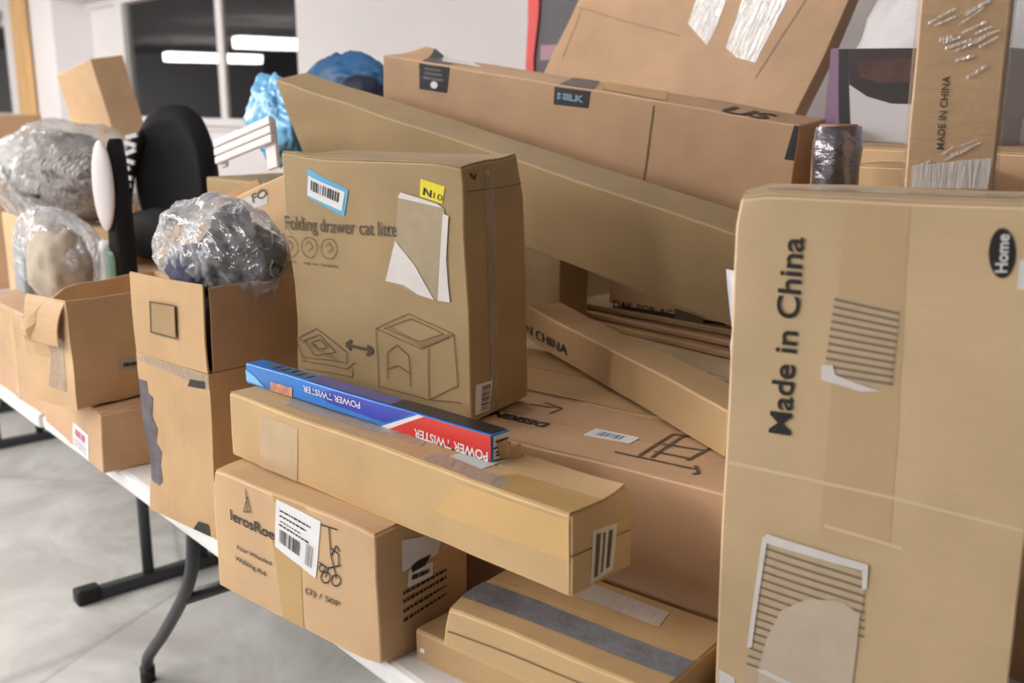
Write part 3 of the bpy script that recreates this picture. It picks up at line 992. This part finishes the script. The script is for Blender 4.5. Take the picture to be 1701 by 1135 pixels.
c.patch('torn_edge', 'front', P([(1270, 892), (1278, 885), (1444, 938), (1442, 978), (1434, 978), (1434, 948), (1276, 900)]), WHITE2, parent=t2, off=.0024)
c.patch('torn_edge', 'front', P([(1270, 892), (1278, 895), (1250, 1075), (1242, 1075)]), WHITE2, parent=t2, off=.0024)
c.patch('torn_edge', 'front', P([(1258, 1112), (1272, 1110), (1320, 1134), (1318, 1142)]), WHITE2, parent=t2, off=.0026)
c.patch('packing_tape', 'front', P([(1360, 900), (1480, 905), (1512, 345), (1405, 342)]), mat('faint_tape', (204, 176, 137), .3, .03, 8), off=.0003)
for pl in ([(1212, 768), (1330, 792), (1480, 826), (1701, 882)], [(1370, 872), (1500, 912)]):
    c.strokes('fold_crease', 'front', [P(pl)], .004, mat('crease_light', (228, 204, 168), .6), off=.0006)
c.patch('side_label', 'front', P([(1690, 480), (1712, 484), (1712, 430), (1693, 432)]), WHITE, off=.001)
c.patch('glue_mark', 'front', P([(1195, 1112), (1222, 1126), (1222, 1140), (1195, 1140)]), WHITE2, off=.001)
c.patch('packing_tape', 'top', [(.02, .06), (.34, .06), (.34, .11), (.02, .11)], TAPE_C, off=.0036)

# E: long sloping IN CHINA carton
c = Carton('cardboard_carton', 'long narrow sand coloured carton with capital lettering, sloping away behind the desk carton', (-1.735, 1.535, 1.068), (0, 1.0, -19.5), (.84, .085, .078), K_E, amp=.0014, seed=13)
c.end_flaps('right')
c.text('IN CHINA', 'front', *c.px('front', [(870, 550), (944, 590)], False), .020, INK, bold=.01)
# E2: carton right behind the desk carton
c = Carton('cardboard_carton', 'sand coloured carton behind the desk carton, under the capital-lettered one', (-1.803, 1.208, ZT), (0, 0, 11.8), (.70, .285, .309), K_E, amp=.001, seed=14)
c.top_flaps()
c = Carton('cardboard_carton', 'small shaded upright carton at the left end of the gap beside the olive carton', (-2.0, 1.70, 1.050), (0, 0, 0), (.20, .10, .27), K_B, amp=.001, seed=39, simple=True)
# H: cream box and flat sheets in the gap
c = Carton('cardboard_carton', 'cream coloured carton deep in the gap below the long drab carton', (-2.02, 1.66, ZT), (0, 0, 0), (.81, .46, .305), K_CREAM, amp=.0015, seed=15)
c.top_flaps(m=K_CREAM)
for k in range(3):
    z = 1.050 + k * .017
    cc = Carton('cardboard_sheet', ['lowest', 'middle', 'topmost'][k] + ' flat brown sheet on the cream carton in the gap', (-1.93 + .02 * k, 1.80 + .012 * k, z), (0, 0, -1 + 2 * k), (.70, .24, .014), [K_E, K_D, K_B][k],
                amp=.0008, seed=16 + k, simple=True, cat='sheet', group=None)
# I: dark carton with lettering
c = Carton('cardboard_carton', 'shaded brown carton with rows of small lettering in the gap above the flat sheets', (-1.76, 1.835, 1.108), (0, 0, 4), (.54, .08, .215), K_A, amp=.0015, seed=20)
c.text('DAK-FOR-AC', 'front', *c.px('front', [(1020, 510), (1118, 528)], False), .018, INK, bold=.01)
c.patch('printed_panel', 'front', c.px('front', [(1120, 535), (1168, 545), (1168, 528), (1120, 512)], False), INK_MID)

el0 = lambda cx, cy, rx, ry, n=16: [(cx + rx * math.cos(t), cy + ry * math.sin(t)) for t in [2 * math.pi * k / n for k in range(n)]]
# B: long drab carton
cB = c = Carton('cardboard_carton', 'very long drab olive carton tilted down to the right across the top of the pile', (-2.53, 1.356, 1.4765), (12, 12.3, 9.1), (1.53, .100, .19), K_B, amp=.002, seed=21, shear=.55)
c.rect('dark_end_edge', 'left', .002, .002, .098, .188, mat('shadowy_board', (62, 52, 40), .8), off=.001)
# A: long carton with dark tape labels
cA = c = Carton('cardboard_carton', 'long tan carton sealed with dark tape squares, behind the drab tilted one', (-2.405, 1.602, 1.507), (5.6, 8.0, 10.5), (1.192, .128, .219), K_A, amp=.0022, seed=22, dents=[((.05, .128, .219), .07, (0, 0, .022))])
P = lambda pts: c.px('front', pts)
lb = c.patch('dark_tape', 'front', P([(697, 148), (742, 154), (747, 112), (697, 106)]), BLACKTAPE)
c.patch('round_emblem', 'front', P(el0(722, 141, 6, 6)), WHITE, parent=lb, off=.0022)
tq = P([(697, 148), (742, 154), (747, 112), (697, 106)])
c.lines('front', tq, lb, [(.15, .85, .42, .52), (.2, .8, .62, .70), (.2, .75, .80, .86)], mat('tape_grey_ink', (112, 118, 124), .5))
lb = c.patch('dark_tape', 'front', P([(921, 173), (977, 181), (981, 153), (922, 144)]), BLACKTAPE)
c.text('MILK', 'front', *P([(927, 164), (970, 171)]), .014, BLUEINK, parent=lb, name='tape_lettering', bold=.05)
c.patch('dark_tape', 'top', c.px('top', [(700, 103), (748, 108), (770, 100), (722, 92)]), BLACKTAPE)
c.patch('dark_tape', 'top', c.px('top', [(925, 141), (985, 150), (1015, 133), (960, 128)]), BLACKTAPE)
c.patch('seam', 'front', P([(1068, 300), (1071, 300), (1088, 175), (1085, 175)]), INK_SOFT, off=.0012)
c.patch('packing_tape', 'top', c.px('top', [(1000, 150), (1105, 168), (1130, 150), (1020, 135)]), TAPE, off=.0012)
c.text('US', 'top', *c.px('top', [(1184, 186), (1256, 200)]), .075, INK, bold=.02)
c.patch('dark_tape', 'front', P([(1303, 264), (1338, 270), (1345, 212), (1320, 205)]), BLACKTAPE)
c.patch('clear_tape', 'top', c.px('top', [(735, 103), (800, 112), (790, 100), (740, 94)]), TAPE_S, off=.0016)
# F: big carton leaning back
c = Carton('cardboard_carton', 'big flat tan carton leaning back with two glossy tape strips, top centre', (-2.41, 1.99, 1.350), (-28.5, 5.8, -.4), (.919, .044, .85), K_A, amp=.003, seed=23,
           dents=[((0, 0, .4), .4, (.01, -.01, 0))])
P = lambda pts: c.px('front', pts, False)
c.patch('glossy_tape', 'front', P([(1142, 40), (1175, 75), (1192, 40), (1215, -30), (1165, -30)]), TAPE_S, off=.001, cell=.02)
c.patch('glossy_tape', 'front', P([(1205, 78), (1222, 95), (1255, 105), (1320, -20), (1240, -20)]), TAPE_S, off=.001, cell=.02)
for pl in ([(935, 100), (965, 20)], [(1255, 130), (1345, -10)], [(960, 15), (1130, 60)]):
    c.strokes('fold_crease', 'front', [P(pl)], .003, mat('crease_dark', (150, 120, 92), .6), off=.001)
# supports behind
c = Carton('cardboard_carton', 'plain carton under the raised left end of the long drab one', (-2.76, 1.24, ZT), (0, 0, 0), (.54, .30, .655), K_B, amp=.002, seed=24); c.top_flaps()
c = Carton('cardboard_carton', 'plain carton under the left end of the dark-taped carton, beside the blue bags', (-2.95, 1.62, ZT), (0, 0, 0), (.80, .29, .70), K_D, amp=.002, seed=25); c.top_flaps()
c = Carton('cardboard_carton', 'plain deep carton under the big leaning one at the rear', (-2.35, 2.14, ZT), (0, 0, 0), (1.0, .30, .50), K_B, amp=.002, seed=26); c.top_flaps()
cV = c = Carton('cardboard_carton', 'brown carton under the purple edged picture box at the rear', (-1.18, 1.80, ZT), (0, 0, 0), (.55, .52, .775), K_J, amp=.002, seed=27); c.top_flaps()
c.rect('dark_slot', 'front', .26, .70, .275, .775, INK, off=.001)
c = Carton('cardboard_carton', 'small tan carton between the silver-black roll and the wrapped upright carton', (-1.01, 1.655, ZT), (0, 0, 0), (.18, .12, .752), K_L, amp=.0015, seed=28); c.top_flaps()

# P: picture box
c = Carton('picture_box', 'glossy box with purple edge, dark oval picture and white lower part', (-1.275, 1.985, 1.522), (0, 1.5, 3), (.36, .14, .19), mat('gloss_white', (206, 204, 210), .6), amp=.0008, seed=29, body='box_body')
P = lambda pts: c.px('front', pts)
c.patch('purple_panel', 'front', P([(1366, 225), (1393, 225), (1394, 75), (1366, 75)]), mat('purple_print', (140, 108, 140), .6), off=.001)
c.patch('black_band', 'front', P([(1394, 225), (1412, 225), (1409, 75), (1394, 75)]), mat('black_print', (22, 20, 26), .6), off=.001)
c.patch('dark_picture', 'front', P([(1409, 80), (1411, 140), (1440, 160), (1480, 172), (1535, 174), (1535, 78)]), mat('dark_print', (40, 26, 26), .6, .5, 14), off=.0012)
c.patch('brown_picture', 'front', P([(1425, 100), (1428, 128), (1460, 138), (1520, 135), (1520, 96)]), mat('brown_print', (74, 40, 34), .6, .4, 20), off=.0018)
lb = c.patch('oval_mark', 'front', P(el(1368, 102, 9, 15, 16)), WHITE, off=.002)
# white poly mailer behind it
MAIL = mat('poly_mailer', (206, 202, 206), .35, .05, 10, .5, 14)
t = thing('poly_mailer', 'white crinkled plastic mailer with black marks standing behind the picture box', 'bag', (-1.13, 2.22, 1.54))
crumple('mailer_body', MAIL, t, (0, 0, .17), (.22, .035, .185), 3, .12, 2, 4, 0, .05)
bm = bmesh.new()
for (x, z, a, l) in ((.02, .27, 35, .05), (.06, .285, 50, .035), (.10, .255, 30, .04), (.03, .22, 80, .03), (.11, .21, 35, .05)):
    add_box(bm, (-l / 2, -.003, -.003), (l / 2, 0, .003), 0, Matrix.Translation((x, -.042, z)) @ Matrix.Rotation(-R(a), 4, 'Y'))
obj('printed_marks', bm, INK, t)
# red edged package in the background
c = Carton('red_edged_package', 'package with red edge and dark pink-striped front behind the long cartons', (-2.72, 2.36, ZT), (-3, 0, 6), (.30, .08, 1.24), mat('charcoal_print', (70, 66, 72), .5, .1, 6), cat='package', amp=.003, seed=30, body='package_body')
c.patch('red_edge', 'front', [(.0, .0), (.035, 0), (.05, .85), (.035, 1.0), (.055, 1.24), (.0, 1.24)], mat('red_print', (216, 38, 34), .45), off=.0015, th=.006)
c.rect('pink_stripe', 'front', .06, 1.0, .295, 1.05, mat('mauve_print', (166, 120, 134), .5), off=.0012)

# black wrapped roll
BLK = mat('black_wrap', (120, 116, 124), .26, .3, 10, .8, 22, metal=.8, spec=1.0, coat=.6, stretch=(1, 1, 1.5))
t = thing('wrapped_roll', 'upright roll in glossy black wrap with silver glints behind the big pale carton', 'roll', (-.935, 1.50, ZT))
bm = bmesh.new()
pts = [(0, 0, z * .822 / 24) for z in range(25)]
add_tube(bm, pts, [.038 + .003 * noise.noise(Vector((k * .9, 1, 2))) for k in range(25)], 28)
for v in bm.verts: v.co += noise.noise_vector(v.co * 28) * .0035
obj('roll_body', bm, BLK, t, True)
bm = bmesh.new(); add_tube(bm, [(0, 0, .8225), (0, 0, .826)], .03, 24); obj('roll_cap', bm, mat('pinkish_cap', (170, 130, 120), .5), t)
# W: wrapped upright carton
c = Carton('cardboard_carton', 'narrow upright carton in clear stretch wrap with vertical lettering, top right', (-.782, 1.44, ZT), (0, 0, 22), (.118, .085, 1.25), kraft('kraft_bright', (222, 190, 150), 35.0), amp=.0015, seed=31)
c.text('MADE IN CHINA', 'front', *c.px('front', [(1567, 248), (1578, 125)], False), .010, INK_MID, bold=.01)
bm = bmesh.new(); add_box(bm, (-.004, -.004, .0), (.122, .089, 1.252), .004)
bmesh.ops.subdivide_edges(bm, edges=bm.edges[:], cuts=12, use_grid_fill=True)
for v in bm.verts: v.co += noise.noise_vector(v.co * 30) * .0012
obj('stretch_wrap', bm, WRAP, c.root, True)
c.patch('glossy_tape', 'front', c.px('front', [(1512, 312), (1640, 315), (1650, 262), (1515, 275)]), TAPE_S, off=.0055, cell=.02)
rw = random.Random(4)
for k in range(34):  # whitish streaks painted on as glints along the wrap's wrinkles
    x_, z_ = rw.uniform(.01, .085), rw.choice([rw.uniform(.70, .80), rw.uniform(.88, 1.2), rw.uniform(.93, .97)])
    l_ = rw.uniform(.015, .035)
    c.strokes('wrap_crease_glint', 'front', [[(x_, z_), (x_ + l_, z_ + l_ * rw.uniform(.25, .9))]], rw.uniform(.002, .005), TAPE_S, off=.006)
# green packages at the right edge
CLR = film('blister', (190, 196, 196), .5, .1, .5, 30)
t = thing('bottle_package', 'clear blister with green and dark grey contents at the right edge beside the wrapped carton', 'package', (-.618, 1.56, 1.452))
bm = bmesh.new(); add_tube(bm, smooth_path([(0, 0, 0), (0, 0, .03), (.0, 0, .14), (.002, 0, .17), (.004, 0, .21)], 4), [.022] * 4 + [.024] * 5 + [.02] * 4 + [.012] * 4, 20); obj('bottle', bm, mat('dark_grey_plastic', (62, 66, 66), .35), t, True)
for z in (.022, .12): 
    bm = bmesh.new(); add_tube(bm, [(0, 0, z), (0, 0, z + .03)], .0255, 20); obj('green_band', bm, mat('green_print', (44, 128, 78), .4), t, True)
bm = bmesh.new(); add_box(bm, (-.03, -.032, 0.0), (.032, .02, .24), .006); obj('blister_shell', bm, CLR, t, True)
c = Carton('cardboard_carton', 'plain carton at the right edge under the clear blister package', (-.645, 1.50, ZT), (0, 0, 0), (.34, .25, .71), K_D, amp=.0015, seed=32); c.top_flaps()
# lavender mailer strip beside M
t = thing('poly_mailer', 'thin pale lavender mailer tucked upright behind the left edge of the big pale carton', 'bag', (-.905, 1.20, 1.053), (0, 0, R(-10)))
bm = bmesh.new()
for k in range(15):
    z = .31 * k / 14
    wd = .014 + .052 * k / 14
    for sy in (0, 1):
        for i in range(6):
            x = .055 - wd + wd * i / 5
            bm.verts.new((x + .003 * math.sin(k * 1.3), (sy - .5) * .014 * math.sin(math.pi * (i + .4) / 5.8) + .004 * noise.noise(Vector((x * 30, z * 30, 1))), z))
bm.verts.ensure_lookup_table()
V = lambda k, sy, i: bm.verts[k * 12 + sy * 6 + i]
for k in range(14):
    for i in range(5):
        bm.faces.new((V(k, 0, i), V(k, 0, i + 1), V(k + 1, 0, i + 1), V(k + 1, 0, i)))
        bm.faces.new((V(k, 1, i), V(k + 1, 1, i), V(k + 1, 1, i + 1), V(k, 1, i + 1)))
    bm.faces.new((V(k, 0, 0), V(k + 1, 0, 0), V(k + 1, 1, 0), V(k, 1, 0)))
    bm.faces.new((V(k, 0, 5), V(k, 1, 5), V(k + 1, 1, 5), V(k + 1, 0, 5)))
for k in (0, 14):
    for i in range(5): bm.faces.new((V(k, 0, i), V(k, 1, i), V(k, 1, i + 1), V(k, 0, i + 1)))
bmesh.ops.recalc_face_normals(bm, faces=bm.faces[:])
obj('mailer_body', bm, mat('mailer_lavender', (214, 212, 222), .4, .04, 10, .3, 14), t, True)
# ------------------------------------------------------------------ soft goods and left group
BAGM = film('clear_bag', (232, 234, 242), .86, .07, .8, 8, (1, 1, 1), .05, .8, 1.9)
# clear bag of dark goods in T
t = thing('clear_plastic_bag', 'clear crinkled bag of dark padded goods on top of the tall open carton', 'bag', (-2.01, .915, 1.06))
DARK = mat('charcoal_fabric', (44, 46, 50), .8, .2, 30, .3, 60)
GREYF = mat('grey_foam', (104, 108, 112), .8, .15, 30)
NAVYF = mat('navy_fabric', (44, 50, 78), .8, .3, 30, .4, 60)
crumple('dark_cushion', DARK, t, (.055, .03, .235), (.125, .07, .06), 1, .15, 2, 4, 0, .06)
crumple('grey_foam', GREYF, t, (.04, .02, .30), (.028, .04, .035), 2, .2, 3, 3, 0, .1, (0, 25, 0))
crumple('navy_bundle', NAVYF, t, (-.02, -.03, .195), (.10, .05, .05), 4, .2, 3, 4, 0, .12)
crumple('dark_cushion', DARK, t, (.09, .0, .20), (.07, .04, .04), 6, .1, 2, 4, 0, .04)
crumple('packed_filling', DARK, t, (0, 0, .09), (.10, .09, .10), 5, .1, 2, 3, 0, .05)
crumple('bag_film', BAGM, t, (-.03, .02, .235), (.215, .09, .105), 7, .2, 1.8, 5, 0, .10)
# Blanket bundle + R
c = Carton('cardboard_carton', 'brown carton under the bagged grey blanket at the left', (-4.45, 1.13, ZT), (0, 0, 0), (1.22, .36, .43), K_J, amp=.003, seed=33); c.top_flaps()
c.patch('packing_tape', 'front', [(.9, .0), (.95, 0), (.95, .43), (.9, .43)], TAPE, off=.0008)
t = thing('bagged_blanket', 'grey ribbed knit blanket bundled in a clear plastic bag at the left', 'blanket', (-3.98, 1.25, 1.177))


def knit():
    m = bpy.data.materials.new('grey_knit')
    m.use_nodes = True
    nt = m.node_tree
    L = nt.links.new
    b = nt.nodes['Principled BSDF']
    b.inputs['Roughness'].default_value = .9
    tc = nt.nodes.new('ShaderNodeTexCoord')
    wv = nt.nodes.new('ShaderNodeTexWave')
    wv.inputs['Scale'].default_value = 22
    wv.inputs['Distortion'].default_value = 2.5
    wv.inputs['Detail'].default_value = 1
    L(tc.outputs['Object'], wv.inputs['Vector'])
    cr = nt.nodes.new('ShaderNodeValToRGB')
    cr.color_ramp.elements[0].color = srgb(158, 152, 150)
    cr.color_ramp.elements[1].color = srgb(212, 206, 202)
    L(wv.outputs['Fac'], cr.inputs[0])
    L(cr.outputs[0], b.inputs['Base Color'])
    bp = nt.nodes.new('ShaderNodeBump')
    bp.inputs['Distance'].default_value = .01
    L(wv.outputs['Fac'], bp.inputs['Height'])
    L(bp.outputs[0], b.inputs['Normal'])
    return m


KN = knit()
crumple('blanket_fold', KN, t, (.02, 0, .13), (.27, .19, .12), 11, .15, 2, 5, 0, .06)
crumple('blanket_fold', KN, t, (.12, -.04, .215), (.24, .14, .10), 14, .15, 2, 5, 0, .07, (0, 8, 0))
crumple('blanket_fold', mat('grey_fleece', (196, 192, 192), .9, .1, 20, .3, 50), t, (-.16, -.05, .20), (.2, .14, .1), 17, .15, 2, 5, 0, .07)
bm = bmesh.new(); add_tube(bm, smooth_path([(-.28, -.16, .23), (-.12, -.2, .20), (.0, -.21, .17), (.10, -.21, .12), (.25, -.18, .11)], 5), .008, 10)
obj('dark_piping', bm, mat('dark_grey_piping', (58, 58, 60), .7), t, True)
crumple('bag_film', film('clear_bag_thin', (244, 244, 246), .95, .1, .7, 8, (1, 1, 1), .05, .6, 1.8), t, (0, 0, .165), (.37, .235, .185), 12, .12, 2, 5, .9, .06)
# second clear bag
t = thing('clear_plastic_bag', 'clear bag with grey and beige goods below the bagged blanket', 'bag', (-3.20, .93, 1.018))
bm = bmesh.new(); add_box(bm, (-.10, -.08, .02), (.0, .04, .17), .012, Matrix.Rotation(R(6), 4, 'Y')); obj('grey_box', bm, mat('silver_grey', (150, 154, 158), .5), t)
crumple('beige_cloth', mat('beige_cloth', (176, 164, 148), .9, .08, 20), t, (.13, -.01, .12), (.11, .08, .11), 21, .15, 2, 4, 0, .1)
crumple('bag_film', BAGM, t, (.0, .02, .135), (.25, .10, .135), 23, .15, 1.8, 5, .9, .06)
# S leaning carton, U carton
c = Carton('cardboard_carton', 'tall narrow carton leaning forward in front of the white wall', (-4.42, 1.60, ZT + .012), (9, -10, 6), (.33, .14, .985), K_J, amp=.002, seed=34)
c.patch('glossy_tape', 'front', c.px('front', [(135, 250), (165, 262), (160, 212), (132, 205)]), TAPE_S, off=.0012)
c.end_flaps('right', split='v') if 0 else None
c = Carton('cardboard_carton', 'large brown carton far behind the bagged blanket at the left edge', (-6.45, 1.10, ZT), (0, 0, 0), (1.25, .44, .80), K_D, amp=.003, seed=35); c.top_flaps()
# V: carton below the black head support
c = Carton('cardboard_carton', 'plain carton hidden under the black padded seat back', (-3.20, 1.09, ZT), (0, 0, 0), (.42, .42, .36), K_D, amp=.002, seed=36); c.top_flaps()
# G1: tilted taped carton
c = Carton('cardboard_carton', 'tan carton with glossy tape tilted up to the right behind the clear bag', (-2.775, 1.10, 1.07), (0, -16, 2), (.80, .10, .17), K_T, amp=.002, seed=37)
open_flap(c, 'back', .05, -20, name='raised_flap', span=(0, .62))
c.patch('clear_tape', 'front', c.px('front', [(345, 372), (445, 340), (445, 318), (345, 352)]), TAPE_S, off=.0012)
q = c.px('front', [(308, 392), (330, 390), (330, 352), (309, 356)]); lb = c.patch('shipping_label', 'front', q, WHITE); c.barcode('front', q, lb, (.2, .3, .8, .7), 5, 4, BLUEINK)
c.text('FO', 'front', *c.px('front', [(422, 338), (446, 326)]), .02, INK_MID, bold=.02)
# headrest
BP = mat('black_padding', (20, 20, 22), .75, .2, 12, .15, 30, spec=.25)
t = thing('padded_seat_back', 'rounded black padded seat back with a white-lettered strap standing left of centre', 'seat', (-3.14, 1.335, 1.112), (0, R(-2), R(28)))
bm = bmesh.new()
bmesh.ops.create_icosphere(bm, subdivisions=5, radius=1)
for v in bm.verts:
    n = v.co.normalized()
    wq = .148 * (1 - .18 * max(0, -n.z)) * (1 + .03 * noise.noise(n * 3))
    z = .245 * math.copysign(abs(n.z) ** .85, n.z)
    x = wq * math.copysign(abs(n.x) ** .8, n.x)
    y = .075 * n.y + .5 * x * x * 0
    y += -.9 * x * x if n.y < 0 else -.9 * x * x
    if n.y < 0: y += .045 * max(0, 1 - (n.x * n.x + n.z * n.z) * 1.6)
    v.co = Vector((x, y, z + .238))
obj('padded_shell', bm, BP, t, True)
bm = bmesh.new(); add_tube(bm, smooth_path([(-.085, -.045, .41), (-.122, -.07, .32), (-.148, -.09, .20), (-.155, -.10, .06)], 6), [.006, .012] + [.022] * 17, 14)
obj('side_bolster', bm, BP, t, True)
bm = bmesh.new()
for k in range(14):
    zz = .06 + k * .025
    xc = -.158 + .06 * (k / 13) ** 1.5
    add_box(bm, (-.024, -.004, 0), (.022 + .006 * math.sin(k * 1.9), .004, .013), 0, Matrix.Translation((xc, -.127 + .045 * k / 13, zz)) @ Matrix.Rotation(R(18 * math.sin(k * 2.7)), 4, 'Y'))
obj('white_lettering', bm, mat('strap_white', (200, 200, 204), .5), t)
crumple('lower_cushion', BP, t, (-.02, -.10, .09), (.13, .05, .08), 31, .1, 2, 4, 0, .04)
# slim black and white padded board
t = thing('padded_board', 'slim black padded board with a white oval pad and a mint lower edge', 'board', (-2.90, 1.02, .895), (0, 0, R(20)))


def slab(prof, y0, y1, bev=.006):
    bm = bmesh.new()
    a = [bm.verts.new((x, y0, z)) for x, z in prof]
    b = [bm.verts.new((x, y1, z)) for x, z in prof]
    bm.faces.new(a); bm.faces.new(list(reversed(b)))
    n = len(prof)
    for i in range(n): bm.faces.new((a[i], b[i], b[(i + 1) % n], a[(i + 1) % n]))
    bmesh.ops.recalc_face_normals(bm, faces=bm.faces[:])
    if bev: bmesh.ops.bevel(bm, geom=bm.edges[:], offset=bev, segments=2, affect='EDGES')
    return bm


obj('black_back', slab([(-.01, 0), (.03, 0), (.034, .2), (.032, .42), (.026, .55), (.014, .612), (.0, .60), (-.02, .5), (-.03, .3)], 0, .05), BP, t, True)
bm = bmesh.new(); bmesh.ops.create_icosphere(bm, subdivisions=4, radius=1)
for v in bm.verts: v.co = Vector((v.co.x * .04 - .015, v.co.y * .016 - .008, v.co.z * .125 + .48))
obj('white_pad', bm, mat('pad_white', (214, 208, 212), .5), t, True)
obj('white_lower', slab([(-.075, 0), (-.03, 0), (-.015, .3), (-.045, .33), (-.06, .25)], -.02, .03), mat('panel_white', (216, 220, 224), .4), t, True)
obj('mint_edge', slab([(-.03, 0), (-.012, 0), (-.002, .28), (-.015, .3)], -.02, .03, .003), mat('mint_plastic', (140, 184, 168), .4), t, True)
crumple('red_package', mat('red_wrap', (190, 60, 70), .4), None, (-2.64, 1.16, 1.10 + .03), (.06, .04, .03), 3, .1, 2, 3, 0, .05)
bpy.data.objects['red_package'].location = (0, 0, 0)
tag(bpy.data.objects['red_package'], 'small red wrapped packet just left of the tall open carton', 'packet')
# white louvre panel
SL = mat('slat_white', (228, 222, 224), .4)
t = thing('louvre_panel', 'white slatted panel tilted up towards the blue bag, above the glossy-taped tilted carton', 'panel', (-2.60, 1.20, 1.440), (R(-4), R(-13), R(3)))
for k in range(3):
    bm = bmesh.new(); add_box(bm, (0, -.004, k * .022), (.30, .010, k * .022 + .019), .003, ); obj('slat', bm, SL, t)
bm = bmesh.new(); add_box(bm, (.0, .011, -.01), (.03, .022, .06), .003); obj('frame', bm, SL, t)
bm = bmesh.new(); add_box(bm, (.24, .011, -.06), (.29, .022, .06), .003); obj('frame', bm, SL, t)
# blue bags
LB = mat('light_blue_plastic', (112, 180, 226), .3, .12, 8, .7, 12)
t = thing('blue_bag', 'light blue plastic bag hanging below the left end of the long drab carton', 'bag', (-2.66, 1.40, 1.50))
crumple('bag_body', LB, t, (.03, 0, .055), (.12, .045, .11), 41, .3, 1.8, 5, 0, .13, (0, 20, 0))
crumple('bag_knot', LB, t, (-.06, 0, .06), (.05, .025, .03), 43, .3, 2, 4, 0, .1)
t = thing('blue_bag', 'deep blue cloth bag with a dark lining behind the long drab carton', 'bag', (-2.86, 1.77, 1.445))
DBm = mat('teal_blue_cloth', (26, 84, 132), .55, .2, 8, .3, 20)
crumple('bag_body', DBm, t, (.0, 0, .15), (.23, .09, .15), 51, .15, 1.6, 5, 0, .1)
crumple('dark_lining', mat('deep_navy', (8, 12, 48), .7, .3, 20), t, (.17, -.06, .13), (.10, .06, .10), 53, .15, 2, 4, 0, .08)
crumple('pale_corner', LB, t, (-.22, -.02, .14), (.12, .07, .09), 55, .2, 2, 4, 0, .1)
bm = bmesh.new(); add_box(bm, (-.03, -.003, -.007), (.03, .003, .007), .002, Matrix.Translation((.17, -.14, .19)) @ Matrix.Rotation(R(-18), 4, 'Y')); obj('white_tag', bm, WHITE, t)
